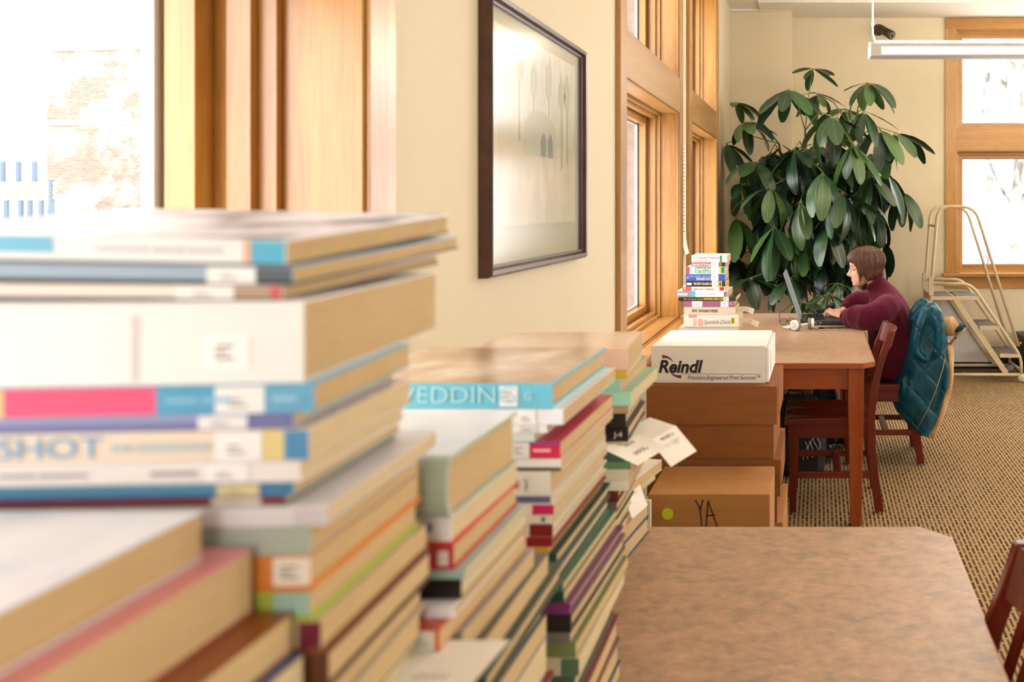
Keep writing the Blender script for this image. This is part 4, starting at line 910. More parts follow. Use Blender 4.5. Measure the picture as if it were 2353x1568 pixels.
def whorl(plant, c, base, n, elev, size=1.0, meshes=LM, a0=0.0, spread=0.5, petiole=None, rnd=random):
    """ring of drooping leaflets about the end of one leaf stalk"""
    c = Vector(c); b = Vector(base); midp = b.lerp(c, 0.55) + Vector((0, 0, 0.08*size))
    MB().tube([b, midp, c], [0.0055, 0.0045, 0.0035], 6).build('leaf_stalk', STEM if petiole is None else petiole, plant)
    out = (c-b); out.z = 0; tilt = 0.0
    for k in range(n):
        a = a0 + k*2*PI/n + rnd.uniform(-0.15, 0.15); e = elev + rnd.uniform(-spread, spread)*0.5
        me = rnd.choice(meshes); s = size*rnd.uniform(0.8, 1.12)
        if plant.location.x + c.x + math.cos(a)*math.cos(e)*0.36*s < -0.74: a = PI - a
        o = bpy.data.objects.new('leaf', me); COL.objects.link(o); o.parent = plant
        o.rotation_mode = 'XYZ'
        d = Vector((math.cos(a)*math.cos(e), math.sin(a)*math.cos(e), math.sin(e)))
        o.location = c + d*0.035*size; o.scale = (s, s, s)
        o.rotation_euler = (rnd.uniform(-0.35, 0.35), -e, a)
        MB().tube([c, c+d*0.045*size], 0.0022, 5).build('leaflet_stalk', STEM, plant)
pl_ = thing('umbrella_plant', 'tall glossy green umbrella plant in the corner behind the far table', 'plant', (0.0, 6.75, 0))
PB = Vector((0.0, 6.75, 0))
def pp(x, y, Y): return at(x, y, Y) - PB
POTM = plain('#6b4a38', 0.6)
MB().lathe([(0.13, 0.0), (0.15, 0.02), (0.19, 0.30), (0.20, 0.31), (0.20, 0.36), (0.185, 0.36), (0.178, 0.32)], 24, (0, 0, 0)).build('pot', POTM, pl_)
MB().lathe([(0.176, 0.31), (0.05, 0.325), (0.001, 0.33)], 20).build('soil', plain('#2b2019', 0.95), pl_)
trunks = []
for (tx, ty, px_, py_, Y) in ((-0.05, 0.02, 1790, 330, 6.9), (0.05, -0.02, 1900, 330, 6.75), (0.0, 0.05, 1960, 300, 6.85), (-0.02, -0.05, 1850, 300, 6.65), (-0.06, -0.03, 1740, 420, 6.8)):
    e = pp(px_, py_, Y); b = Vector((tx, ty, 0.3))
    pts = [b, b.lerp(e, 0.35) + Vector((0.02, 0, 0.1)), b.lerp(e, 0.7) + Vector((-0.01, 0, 0.06)), e]
    MB().tube(pts, [0.017, 0.015, 0.012, 0.008], 8).build('stem', TRUNK, pl_); trunks.append(pts)
def nearest(c):
    best = None
    for pts in trunks:
        for a, b in zip(pts, pts[1:]):
            for q in range(6):
                p = a.lerp(b, q/5)
                if p.z < c.z + 0.02:
                    d = (p-c).length + max(0, c.z-p.z)*0.15
                    if best is None or d < best[0]: best = (d, p)
    return best[1]
rp = random.Random(11)
WH = [  # px, py, depth, leaves, elevation, size
    (1868, 158, 6.75, 7, -0.3, 0.6), (1812, 205, 6.6, 9, -0.38, 0.95), (1993, 190, 6.7, 8, -0.42, 0.85), (1712, 281, 6.7, 9, -0.3, 0.85),
    (1912, 268, 6.35, 9, -0.75, 1.05), (2022, 296, 6.5, 8, -0.75, 1.0), (1733, 372, 6.5, 8, -0.45, 0.9), (1826, 342, 6.4, 8, -0.7, 0.95),
    (1960, 330, 6.3, 8, -0.9, 1.05), (1890, 395, 6.2, 8, -0.95, 1.05), (1700, 420, 6.6, 7, -0.7, 0.95), (1770, 430, 6.3, 8, -0.6, 1.0),
    (2000, 400, 6.4, 8, -1.0, 1.0), (1935, 440, 6.2, 8, -0.85, 1.0), (1840, 460, 6.2, 8, -0.9, 1.05), (1975, 470, 6.4, 8, -1.05, 1.0),
    (1690, 500, 6.7, 7, -0.8, 1.0), (1905, 520, 6.25, 8, -0.7, 0.95), (1780, 520, 6.4, 8, -0.9, 1.05), (1850, 540, 6.5, 8, -1.0, 1.0),
    (1960, 540, 6.6, 7, -1.1, 0.95), (1940, 250, 6.95, 7, -0.5, 0.85), (1770, 350, 7.0, 7, -0.6, 0.9), (1870, 330, 7.0, 7, -0.6, 0.95), (1880, 215, 7.0, 6, -0.4, 0.75),
    (2058, 305, 6.6, 7, -0.6, 1.05), (2040, 400, 6.6, 7, -1.0, 1.0), (2015, 480, 6.65, 7, -1.15, 0.95), (2075, 440, 6.7, 5, -1.0, 0.85), (1985, 255, 6.4, 7, -0.7, 0.9), (1668, 330, 6.9, 5, -0.5, 0.8), (1690, 235, 6.8, 6, -0.4, 0.75)]
for (x, y, Y, n, e, s) in WH:
    c = pp(x, y, Y); whorl(pl_, c, nearest(c), n, e, s, LM, rp.uniform(0, 6), 0.7, rnd=rp)
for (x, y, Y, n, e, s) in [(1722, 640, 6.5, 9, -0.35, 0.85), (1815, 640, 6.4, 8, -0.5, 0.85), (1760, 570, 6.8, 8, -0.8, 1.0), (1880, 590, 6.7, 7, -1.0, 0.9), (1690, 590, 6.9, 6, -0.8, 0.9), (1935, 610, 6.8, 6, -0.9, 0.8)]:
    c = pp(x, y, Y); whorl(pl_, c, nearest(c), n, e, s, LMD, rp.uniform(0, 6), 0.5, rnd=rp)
# the dense inner foliage
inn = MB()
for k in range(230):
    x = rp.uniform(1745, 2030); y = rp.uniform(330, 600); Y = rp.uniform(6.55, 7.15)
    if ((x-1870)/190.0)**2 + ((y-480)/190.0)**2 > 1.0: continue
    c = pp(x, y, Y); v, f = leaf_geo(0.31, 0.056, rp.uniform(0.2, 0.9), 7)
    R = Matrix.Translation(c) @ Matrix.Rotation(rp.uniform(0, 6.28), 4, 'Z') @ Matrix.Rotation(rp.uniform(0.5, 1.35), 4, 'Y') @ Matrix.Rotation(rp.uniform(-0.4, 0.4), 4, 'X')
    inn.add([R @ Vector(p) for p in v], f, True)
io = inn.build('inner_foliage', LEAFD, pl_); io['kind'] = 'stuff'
# small plant in front of it
p2 = thing('small_potted_plant', 'small round-leaved plant just behind the open laptop', 'plant', (0.07, 6.15, 0))
PB2 = Vector((0.07, 6.15, 0))
MB().lathe([(0.09, 0.0), (0.10, 0.01), (0.14, 0.26), (0.145, 0.27), (0.145, 0.30), (0.13, 0.30), (0.125, 0.27)], 20).build('pot', plain('#8a5a3c', 0.6), p2)
MB().lathe([(0.124, 0.262), (0.03, 0.275), (0.001, 0.277)], 16).build('soil', plain('#2b2019', 0.95), p2)
for (x, y, Y, n, s) in ((1846, 693, 6.1, 7, 1.3), (1905, 672, 6.15, 7, 1.5), (1880, 700, 6.1, 6, 1.1), (1935, 690, 6.2, 7, 1.2), (1925, 650, 6.25, 6, 1.3), (1870, 715, 6.05, 6, 1.0)):
    c = at(x, y, Y)-PB2; whorl(p2, c, (0.0+rp.uniform(-0.04, 0.04), 0, 0.28), n, -0.4, s, LMS, rp.uniform(0, 6), 0.6, TRUNK, rp)

# ================================================================== things on the far table
lp = thing('laptop', 'open grey and black laptop in front of the person in maroon', 'laptop', (-0.105, 5.31, ZT))
DK = plain('#26231f', 0.4); GR = plain('#6d6a66', 0.35, 0.3); SIL = plain('#a9adb2', 0.3, 0.4)
MB().box(0.0, -0.17, 0.004, 0.265, 0.17, 0.024).build('base', DK, lp, bevel=0.003)
pd_ = MB().box(0.012, -0.165, 0.0235, 0.262, 0.165, 0.0255).build('palm_deck', GR, lp)
KEY = plain('#1b1917', 0.45)
km = MB().box(-0.0078, -0.0082, 0, 0.0078, 0.0082, 0.0028).mesh('key'); km.materials.append(KEY)
for r in range(6):
    for c in range(15):
        o = bpy.data.objects.new('key', km); COL.objects.link(o); o.parent = pd_; o.location = (0.045+r*0.0182, -0.138+c*0.0197, 0.0256)
MB().box(0.175, -0.06, 0.0254, 0.245, 0.03, 0.0262).build('touchpad', plain('#4c4945', 0.3), lp)
for k in range(3): MB().box(0.05+k*0.03, -0.1706, 0.009, 0.066+k*0.03, -0.1698, 0.016).build('port', plain('#8c8a86', 0.3, 0.6), lp)
MB().tube([(0.0, -0.13, 0.02), (0.0, 0.13, 0.02)], 0.009, 8).build('hinge', DK, lp)
a, b = Vector((0.0, 0, 0.024)), Vector((-0.097, 0, 0.306)); n_ = Vector((b.z-a.z, 0, -(b.x-a.x))).normalized()
def slab(t0, t1, d0, d1, y0, y1):
    p = [a+(b-a)*t0, a+(b-a)*t1]
    q = lambda P, d, y: P + n_*d + Vector((0, y, 0))
    return MB().hexa([q(p[0], d0, y0), q(p[0], d1, y0), q(p[0], d1, y1), q(p[0], d0, y1), q(p[1], d0, y0), q(p[1], d1, y0), q(p[1], d1, y1), q(p[1], d0, y1)])
slab(0, 1, -0.006, 0.001, -0.17, 0.17).build('screen_lid', SIL, lp, bevel=0.002)
slab(0.01, 0.99, 0.001, 0.004, -0.168, 0.168).build('screen_bezel', plain('#6d7175', 0.4), lp)
slab(0.08, 0.95, 0.004, 0.0046, -0.15, 0.15).build('display', emis('laptop_display', '#5d6872', 0.12), lp)

hp = thing('headphones', 'white headphones with brown ear pads lying on the far table', 'headphones', (-0.085, 4.93, ZT), (0, 0, 0.15))
HW = plain('#efece6', 0.3); PAD = plain('#8a7a66', 0.7)
def cup(c, ax, name='ear_cup'):
    ax = Vector(ax).normalized(); c = Vector(c)
    MB().tube([c-ax*0.012, c-ax*0.010, c+ax*0.004, c+ax*0.006], [0.024, 0.029, 0.029, 0.025], 20).build(name, HW, hp)
    MB().tube([c+ax*0.006, c+ax*0.009, c+ax*0.020, c+ax*0.022], [0.024, 0.031, 0.031, 0.022], 20).build('ear_pad', PAD, hp)
    MB().tube([c-ax*0.0135, c-ax*0.012], [0.0135, 0.0135], 20).build('cup_ring', plain('#8fa3a8', 0.3), hp)
    MB().tube([c-ax*0.0142, c-ax*0.013], [0.011, 0.011], 20).build('cup_disc', HW, hp)
cup((-0.05, -0.02, 0.032), (0.75, 0.6, 0.0)); cup((0.055, 0.03, 0.034), (-0.95, 0.15, 0.0))
MB().tube([(-0.095, 0.0, 0.014), (-0.06, -0.005, 0.022), (-0.02, 0.01, 0.026), (0.03, 0.02, 0.032), (0.058, 0.03, 0.04)], [0.006, 0.0075, 0.008, 0.0075, 0.007], 8).build('headband', HW, hp)
MB().tube([(-0.095, 0.0, 0.014), (-0.105, 0.05, 0.012), (-0.06, 0.10, 0.012), (0.01, 0.10, 0.012), (0.055, 0.05, 0.02), (0.06, 0.03, 0.03)], 0.006, 8).build('headband', plain('#d8d2c8', 0.4), hp)
cable = MB().tube([(0.06, 0.02, 0.006), (0.08, -0.02, 0.003), (0.12, -0.01, 0.0025), (0.17, 0.03, 0.0025), (0.24, 0.05, 0.0025), (0.28, 0.10, 0.003)], 0.0018, 6).build('cord', BLACK, hp)

phn = thing('smartphone', 'black smartphone with a silver rim lying on the far table', 'phone', (0.075, 4.955, ZT), (0, 0, 0.05))
MB().box(-0.073, -0.035, 0.0005, 0.073, 0.035, 0.0085).build('rim', plain('#b9b6b1', 0.25, 0.8), phn, bevel=0.003)
MB().box(-0.070, -0.0325, 0.008, 0.070, 0.0325, 0.0092).build('screen', plain('#141312', 0.08), phn, bevel=0.0005)
MB().tube([(0.064, 0, 0.0091), (0.064, 0, 0.0096)], 0.005, 12).build('home_button', plain('#2a2826', 0.3), phn)

gs = thing('folded_eyeglasses', 'black wire eyeglasses left beside the laptop screen', 'eyeglasses', (-0.185, 5.14, ZT))
for q, (cx, cy) in enumerate(((-0.02, 0.0), (0.025, 0.035))):
    MB().tube([(cx+0.02*math.cos(t*PI/6), cy+0.012*math.cos(t*PI/6), 0.02+0.018*math.sin(t*PI/6)) for t in range(13)], 0.0016, 6).build('lens_rim', BLACK, gs)
MB().tube([(0.0, 0.012, 0.028), (0.004, 0.017, 0.03), (0.006, 0.023, 0.028)], 0.0016, 6).build('bridge', BLACK, gs)
MB().tube([(-0.04, -0.012, 0.024), (-0.045, 0.03, 0.06), (-0.03, 0.07, 0.078), (-0.02, 0.09, 0.07)], 0.0017, 6).build('temple_arm', BLACK, gs)
MB().tube([(0.045, 0.047, 0.02), (0.0, 0.08, 0.014), (-0.05, 0.11, 0.006)], 0.0017, 6).build('temple_arm', BLACK, gs)
cl = thing('cable_coil', 'loose coil of black cable behind the laptop keyboard', 'cable', (0.02, 5.56, ZT))
MB().tube([(0.05*math.cos(t*0.7)*(1+0.1*math.sin(t)), 0.035*math.sin(t*0.7), 0.012+0.03*abs(math.sin(t*0.45))) for t in range(28)], 0.0035, 6).build('cord', BLACK, cl)
MB().box(0.03, -0.012, 0.0, 0.07, 0.012, 0.02).build('plug', BLACK, cl, bevel=0.003)

# backpack on the floor under the far table
bp = thing('backpack', 'black backpack with white swirl print on the carpet under the far table', 'backpack', (-0.12, 4.78, 0))
BKM = mottled('black_nylon', [(0.3, '#12110f'), (0.7, '#1f1d1a')], 40, 0.7, bstr=0.2)
rg = []
for k in range(10):
    t = k/9; z = 0.005+0.40*t; w = 0.17*(1-0.25*t**3)*(0.9+0.1*math.sin(PI*t)); d = 0.12*(1-0.35*t**2)
    rg.append([(w*abs(math.cos(q*PI/8))**0.6*(1 if math.cos(q*PI/8) > 0 else -1), d*abs(math.sin(q*PI/8))**0.6*(1 if math.sin(q*PI/8) > 0 else -1), z) for q in range(16)])
MB().loft(rg).build('bag_body', BKM, bp)
MB().box(-0.13, -0.145, 0.03, 0.13, -0.10, 0.22).build('front_pocket', BKM, bp, bevel=0.015, seg=3)
MB().tube([(-0.05, 0, 0.40), (-0.04, 0, 0.44), (0.04, 0, 0.44), (0.05, 0, 0.40)], 0.008, 7).build('grab_loop', BKM, bp)
for k in range(6):
    x0 = 0.05+0.014*k; pts = [(x0+0.012*math.sin(q*1.1+k), -0.1465, 0.20-0.02*q+0.006*k) for q in range(6)]
    MB().tube(pts, 0.0022, 5).build('printed_swirl', plain('#d9d2c0', 0.7), bp)
MB().tube([(-0.16, -0.05, 0.36), (-0.19, -0.08, 0.28), (-0.185, -0.10, 0.18), (-0.16, -0.09, 0.08)], 0.012, 7, flat=0.4).build('strap', plain('#5d6a78', 0.6), bp)

# ================================================================== person at the laptop (faces the window wall, -x)
def remesh(o, vox, it=3):
    m = o.modifiers.new('fuse', 'REMESH'); m.mode = 'VOXEL'; m.voxel_size = vox; m.use_smooth_shade = True
    s = o.modifiers.new('smooth', 'SMOOTH'); s.iterations = it; s.factor = 0.6
def ering(c, ax, rn, ry, n=16):
    """ring about c, across the axis ax that lies in the x-z plane; rn in that plane, ry along y"""
    ax = Vector(ax).normalized(); nn = Vector((ax.z, 0, -ax.x))
    return [Vector(c) + nn*rn*math.cos(i*2*PI/n) + Vector((0, 1, 0))*ry*math.sin(i*2*PI/n) for i in range(n)]
def spine_loft(mb, st):
    """st: (x, y, z, rn, ry)"""
    rings = []
    for k, (x, y, z, rn, ry) in enumerate(st):
        a = st[max(0, k-1)]; b = st[min(len(st)-1, k+1)]
        rings.append(ering((x, y, z), (b[0]-a[0], 0, b[2]-a[2]), rn, ry))
    mb.loft(rings)
YP = 5.16; HX, HZ = 0.291, 1.097            # mid plane, head centre
ps = thing('person', 'seated person in a maroon fleece with short brown hair, typing on the laptop', 'person', (0.47, YP, 0.0))
O = Vector((0.47, YP, 0.0))
def W(x, y, z): return Vector((x, y, z)) - O
def skin_mat():
    m, nt, b = newmat('skin'); f = noise(nt, coords(nt), 22, 3)
    nt.links.new(ramp(nt, f, [(0.3, '#d9a58a'), (0.7, '#e6b79d')]), b.inputs['Base Color']); b.inputs['Roughness'].default_value = 0.5
    b.inputs['Subsurface Weight'].default_value = 0.08; b.inputs['Subsurface Radius'].default_value = (0.01, 0.004, 0.002); return m
SKIN = skin_mat()
def interp(tab, z):
    for (z0, *a), (z1, *b) in zip(tab, tab[1:]):
        if z0 <= z <= z1:
            t = (z-z0)/(z1-z0); t = t*t*(3-2*t)*0.5+t*0.5
            return [p+(q-p)*t for p, q in zip(a, b)]
    return list(tab[0][1:] if z < tab[0][0] else tab[-1][1:])
HEAD = [(-0.1155, -0.078, -0.050, 0.012), (-0.111, -0.091, -0.036, 0.024), (-0.099, -0.098, -0.014, 0.040), (-0.085, -0.096, 0.008, 0.051), (-0.070, -0.098, 0.024, 0.058), (-0.052, -0.098, 0.040, 0.062),
        (-0.012, -0.097, 0.078, 0.068), (0.018, -0.104, 0.090, 0.072), (0.05, -0.099, 0.090, 0.072), (0.08, -0.078, 0.073, 0.060), (0.10, -0.045, 0.045, 0.040), (0.108, -0.01, 0.02, 0.015)]
NOSE = [(-0.058, 0.0), (-0.053, 0.008), (-0.047, 0.026), (-0.040, 0.032), (-0.032, 0.027), (-0.014, 0.013), (0.002, 0.004), (0.012, 0.0)]
LIP = [(-0.086, 0.0), (-0.080, 0.004), (-0.0745, 0.0005), (-0.069, 0.005), (-0.062, 0.0)]
def headpt(z, th, grow=0.0):
    f, b, w = interp(HEAD, z); c = (f+b)/2; a = (b-f)/2+grow; w += grow
    x = c - a*math.cos(th); y = w*math.sin(th)
    if grow == 0 and math.cos(th) > 0:
        if -0.058 < z < 0.012: x -= interp(NOSE, z)[0]*math.exp(-(y/0.0125)**2)
        if -0.086 < z < -0.062: x -= interp(LIP, z)[0]*math.exp(-(y/0.02)**2)
        if -0.03 < z < 0.012: x += 0.010*math.exp(-((abs(y)-0.031)/0.014)**2)*math.sin(PI*(z+0.03)/0.042)   # eye sockets
        if -0.06 < z < -0.02: x -= 0.003*math.exp(-((abs(y)-0.035)/0.016)**2)
    return Vector((x, y, z))
TILT = Matrix.Rotation(-0.10, 3, 'Y')
def hw(v): return W(*(TILT @ Vector(v) + Vector((HX, YP, HZ))))
body = MB()
zs = [-0.1155, -0.1135, -0.111, -0.106] + [-0.100+0.005*k for k in range(41)] + [0.104, 0.107, 0.108]
body.loft([[hw(headpt(z, th*2*PI/64)) for th in range(64)] for z in zs])
for s in (-1, 1):   # ears
    c = Vector((-0.016, s*0.069, -0.022)); body.tube([hw(c+Vector((0.004, 0, 0.028))), hw(c+Vector((0.016, s*0.008, 0.018))), hw(c+Vector((0.012, s*0.008, -0.005))), hw(c+Vector((0.002, s*0.004, -0.026)))], [0.006, 0.008, 0.008, 0.006], 8)
body.tube([hw((0.022, 0, -0.05)), hw((0.034, 0, -0.10)), W(0.362, YP, 0.945), W(0.41, YP, 0.88)], [0.048, 0.046, 0.05, 0.075], 14)
spine_loft(body, [(0.40-O.x, 0, 0.90, 0.07, 0.14), (0.44-O.x, 0, 0.80, 0.09, 0.14), (0.475-O.x, 0, 0.66, 0.09, 0.13), (0.48-O.x, 0, 0.54, 0.085, 0.14)])
ARMS = {-1: [(0.385, 5.02, 0.875), (0.33, 4.985, 0.83), (0.262, 4.99, 0.795), (0.20, 5.03, 0.800), (0.150, 5.085, 0.806)],
        1: [(0.385, 5.30, 0.875), (0.30, 5.35, 0.85), (0.225, 5.375, 0.825), (0.185, 5.36, 0.815), (0.150, 5.33, 0.812)]}
for s, pts in ARMS.items():
    body.tube([W(*p) for p in pts], [0.045, 0.042, 0.038, 0.03, 0.024], 12)
    wr = Vector(pts[-1]); kn = Vector((0.098, 5.145, 0.815)) if s < 0 else Vector((0.09, 5.30, 0.812))
    d = (kn-wr).normalized(); side = d.cross(Vector((0, 0, 1))).normalized()
    # palm as a flattened loft
    rings = []
    for t, wdt, thk in ((0, 0.020, 0.015), (0.35, 0.031, 0.015), (0.75, 0.038, 0.0135), (1.0, 0.037, 0.0115)):
        c = wr.lerp(kn, t); rings.append([W(*(c + side*wdt*math.cos(q*2*PI/12) + Vector((0, 0, 1))*thk*math.sin(q*2*PI/12))) for q in range(12)])
    body.loft(rings)
    for k, (off, ln, lift) in enumerate(((-0.029, 0.052, 0.006), (-0.010, 0.062, 0.010), (0.010, 0.058, 0.004), (0.028, 0.045, 0.001))):
        r0 = kn - d*0.012 + side*off; j1 = kn + d*ln*0.45 + side*off*1.15 + Vector((0, 0, 0.006+lift)); j2 = kn + d*ln*0.8 + side*off*1.2 + Vector((0, 0, lift-0.008)); tip = kn + d*ln*1.0 + side*off*1.22 + Vector((0, 0, lift*0.6-0.024))
        body.tube([W(*p) for p in (r0, j1, j2, tip, tip+d*0.003)], [0.0092, 0.0088, 0.0078, 0.0066, 0.003], 8)
    ts = side if s > 0 else side      # thumb leaves the inner side of the palm
    inner = 1 if (side.y*(1 if s < 0 else -1)) > 0 else -1
    b0 = wr.lerp(kn, 0.3) + side*inner*0.024; b1 = wr.lerp(kn, 0.75) + side*inner*0.048 + Vector((0, 0, -0.004)); b2 = kn + d*0.008 + side*inner*0.052 + Vector((0, 0, -0.013)); b3 = kn + d*0.022 + side*inner*0.048 + Vector((0, 0, -0.019))
    body.tube([W(*p) for p in (b0, b1, b2, b3)], [0.012, 0.0105, 0.009, 0.006], 8)
LEGS = {-1: [(0.46, 5.07, 0.535), (0.22, 5.03, 0.545), (0.02, 5.01, 0.50), (0.03, 5.0, 0.30), (0.06, 5.0, 0.09)], 1: [(0.46, 5.25, 0.535), (0.22, 5.28, 0.545), (0.02, 5.29, 0.50), (0.06, 5.29, 0.30), (0.12, 5.29, 0.09)]}
for s, pts in LEGS.items():
    body.tube([W(*p) for p in pts], [0.075, 0.068, 0.052, 0.045, 0.033], 12)
    f = Vector(pts[-1]); body.tube([W(*(f+Vector((0.02, 0, -0.02)))), W(*(f+Vector((-0.06, 0, -0.055)))), W(*(f+Vector((-0.14, 0, -0.065))))], [0.034, 0.03, 0.018], 10)
bo = body.build('body', SKIN, ps); remesh(bo, 0.0038, 2)

# fleece pullover
FLEECE = mottled('maroon_fleece', [(0.3, '#42091b'), (0.7, '#560e24')], 170, 0.95, bstr=0.5, spec=0.15)
FLEECE.node_tree.nodes['Principled BSDF'].inputs['Sheen Weight'].default_value = 0.35
FLEECE.node_tree.nodes['Principled BSDF'].inputs['Sheen Tint'].default_value = (0.8, 0.3, 0.42, 1)
fl_ = MB()
def S(x, y, z, rn, ry): return (x-O.x, y-O.y, z, rn, ry)
spine_loft(fl_, [S(0.45, YP, 0.458, 0.166, 0.215), S(0.454, YP, 0.50, 0.166, 0.215), S(0.452, YP, 0.58, 0.160, 0.20), S(0.446, YP, 0.67, 0.150, 0.182), S(0.432, YP, 0.76, 0.143, 0.19), S(0.415, YP, 0.84, 0.122, 0.20), S(0.394, YP, 0.895, 0.104, 0.185), S(0.378, YP, 0.935, 0.086, 0.125), S(0.362, YP, 0.962, 0.072, 0.080), S(0.345, YP, 0.987, 0.064, 0.066), S(0.330, YP, 1.004, 0.062, 0.062)])
SLV = {-1: [(0.42, 5.07, 0.87, 0.080), (0.392, 5.01, 0.862, 0.080), (0.355, 4.97, 0.838, 0.082), (0.305, 4.958, 0.822, 0.080), (0.262, 4.968, 0.818, 0.074), (0.218, 5.0, 0.816, 0.068), (0.188, 5.035, 0.812, 0.058), (0.168, 5.06, 0.808, 0.042), (0.160, 5.072, 0.806, 0.032)],
       1: [(0.42, 5.25, 0.87, 0.080), (0.38, 5.31, 0.868, 0.080), (0.31, 5.365, 0.865, 0.074), (0.24, 5.385, 0.862, 0.066), (0.20, 5.38, 0.845, 0.058), (0.175, 5.36, 0.824, 0.044), (0.160, 5.34, 0.812, 0.033)]}
for s, pts in SLV.items():
    fl_.tube([W(p[0], p[1], p[2]) for p in pts], [p[3] for p in pts], 14)
    # soft folds around the sleeve
    for k in range(2, len(pts)-1):
        c = Vector(pts[k][:3]); d = (Vector(pts[k+1][:3])-Vector(pts[k-1][:3])).normalized(); u = d.orthogonal().normalized(); w = d.cross(u); r = pts[k][3]*0.93
        arcp = [W(*(c + (u*math.cos(q*0.45+k*1.3) + w*math.sin(q*0.45+k*1.3))*r + d*0.012*math.sin(q*0.9))) for q in range(8)]
        fl_.tube(arcp, [0.006, 0.011, 0.013, 0.014, 0.014, 0.013, 0.011, 0.006], 7)
fo = fl_.build('fleece_pullover', FLEECE, ps); remesh(fo, 0.0075, 9)
fo['label'] = 'maroon fleece pullover with a raised collar'
# raised collar, lower at the throat
crp = []
for q in range(25):
    a_ = math.radians(28 + (304)*q/24)
    crp.append(W(0.331-0.050*math.cos(a_), YP+0.062*math.sin(a_), 1.009-0.042*math.cos(a_)))
MB().tube(crp, [0.006]+[0.010]*23+[0.006], 8).build('collar', FLEECE, ps)
JEANS = mottled('dark_jeans', [(0.3, '#1a1c26'), (0.7, '#262a38')], 50, 0.9, bstr=0.3)
tr = MB()
for s, pts in LEGS.items():
    tr.tube([W(*p) for p in pts], [0.078, 0.078, 0.066, 0.06, 0.052], 14)
tr.ell(W(0.47, YP, 0.535), 0.10, 0.165, 0.080)
to = tr.build('jeans', JEANS, ps); remesh(to, 0.01, 3)
for s, pts in LEGS.items():
    f = Vector(pts[-1]); m = MB()
    m.tube([W(*(f+Vector((0.035, 0, -0.045)))), W(*(f+Vector((-0.03, 0, -0.04)))), W(*(f+Vector((-0.10, 0, -0.052)))), W(*(f+Vector((-0.165, 0, -0.062))))], [0.040, 0.045, 0.040, 0.022], 12)
    so = m.build('shoe', plain('#1c1a18', 0.6), ps)
# face details
for s in (-1, 1):
    MB().ell(hw((-0.0795, s*0.031, -0.009)), 0.0105, 0.0135, 0.0085, 14, 8).build('eyelid', SKIN, ps)
    MB().tube([hw((-0.0855, s*0.020, -0.0120)), hw((-0.0900, s*0.031, -0.0140)), hw((-0.0840, s*0.043, -0.0120))], [0.0006, 0.0013, 0.0006], 6).build('eyelash', plain('#4a3226', 0.7), ps)
    MB().ell(hw((-0.0795, s*0.031, -0.0135)), 0.0098, 0.0112, 0.0055, 12, 6).build('eye', plain('#d9cbc4', 0.25), ps)
    MB().tube([hw((-0.1040, s*0.014, 0.0125)), hw((-0.1020, s*0.030, 0.0165)), hw((-0.0900, s*0.046, 0.0125))], [0.001, 0.0020, 0.0008], 6).build('eyebrow', plain('#8a6048', 0.8), ps)
for z, r in ((-0.0695, 0.0024), (-0.0785, 0.0028)):
    MB().tube([hw((-0.083, -0.020, -0.0745)), hw((-0.0975, -0.010, z)), hw((-0.1012, 0, z-0.0005)), hw((-0.0975, 0.010, z)), hw((-0.083, 0.020, -0.0745))], [0.001, r*0.8, r, r*0.8, 0.001], 8).build('lip', plain('#c48f83', 0.5), ps)
GW = plain('#8d867c', 0.25, 0.9)
for s in (-1, 1):
    MB().tube([hw((-0.106+0.006*abs(math.cos(q*PI/8)), s*0.033+0.022*math.cos(q*PI/8), -0.014+0.015*math.sin(q*PI/8))) for q in range(17)], 0.0009, 6).build('spectacle_rim', GW, ps)
    MB().tube([hw((-0.100, s*0.055, -0.008)), hw((-0.05, s*0.072, -0.005)), hw((-0.01, s*0.079, -0.004))], 0.0010, 6).build('spectacle_arm', GW, ps)
MB().tube([hw((-0.104, -0.012, -0.010)), hw((-0.116, 0, -0.006)), hw((-0.104, 0.012, -0.010))], 0.0009, 6).build('spectacle_bridge', GW, ps)

# hair: bob with a fringe, shell plus locks
def hair_mat():
    m, nt, b = newmat('brown_hair'); f = noise(nt, coords(nt, (1, 1, 0.10)), 260, 3)
    nt.links.new(ramp(nt, f, [(0.3, '#3a2114'), (0.55, '#5f3a24'), (0.75, '#83563a')]), b.inputs['Base Color']); b.inputs['Roughness'].default_value = 0.42
    bump(nt, b, f, 0.35, 0.002); return m
HAIR = hair_mat()
rh = random.Random(3)
def hbottom(th):
    a = abs((th+PI) % (2*PI)-PI)          # 0 at the face
    tab = [(0.0, 0.044), (0.5, 0.040), (0.75, 0.030), (0.95, 0.008), (1.10, -0.045), (1.18, -0.094), (1.25, -0.080), (1.32, -0.046), (1.44, -0.042), (1.54, -0.060), (1.7, -0.080), (2.5, -0.080), (3.15, -0.072)]
    return interp(tab, a)[0]
def hpt(th, t, grow=0.0):
    """t: 0 crown .. 1 hem"""
    zb = hbottom(th); ztop = 0.1215
    z = ztop + (zb-ztop)*(1-math.cos(t*PI/2))**0.85 if t < 1 else zb
    f, b, w = interp(HEAD, min(z-0.010, 0.1075)); 
    back = 0.5-0.5*math.cos(th); 
    vol = 0.011 + 0.013*back*math.exp(-((z+0.01)/0.05)**2) + 0.006*math.sin(min(1, t)*PI) + grow
    if z < -0.03: f = min(f, -0.09); b = max(b, 0.070 + 0.4*(z+0.03)); w = max(w, 0.067)
    c = (f+b)/2; a_ = (b-f)/2
    k = math.sqrt(max(0.0, 1-((z-0.02)/0.103)**2)) if z > 0.06 else None
    x = c - (a_+vol)*math.cos(th); y = (w+vol)*math.sin(th)
    if t < 0.08: x = c - (a_+vol)*math.cos(th)*t/0.08*0.6; y *= t/0.08*0.6
    return Vector((x, y, z))
NT = 160; rings = []
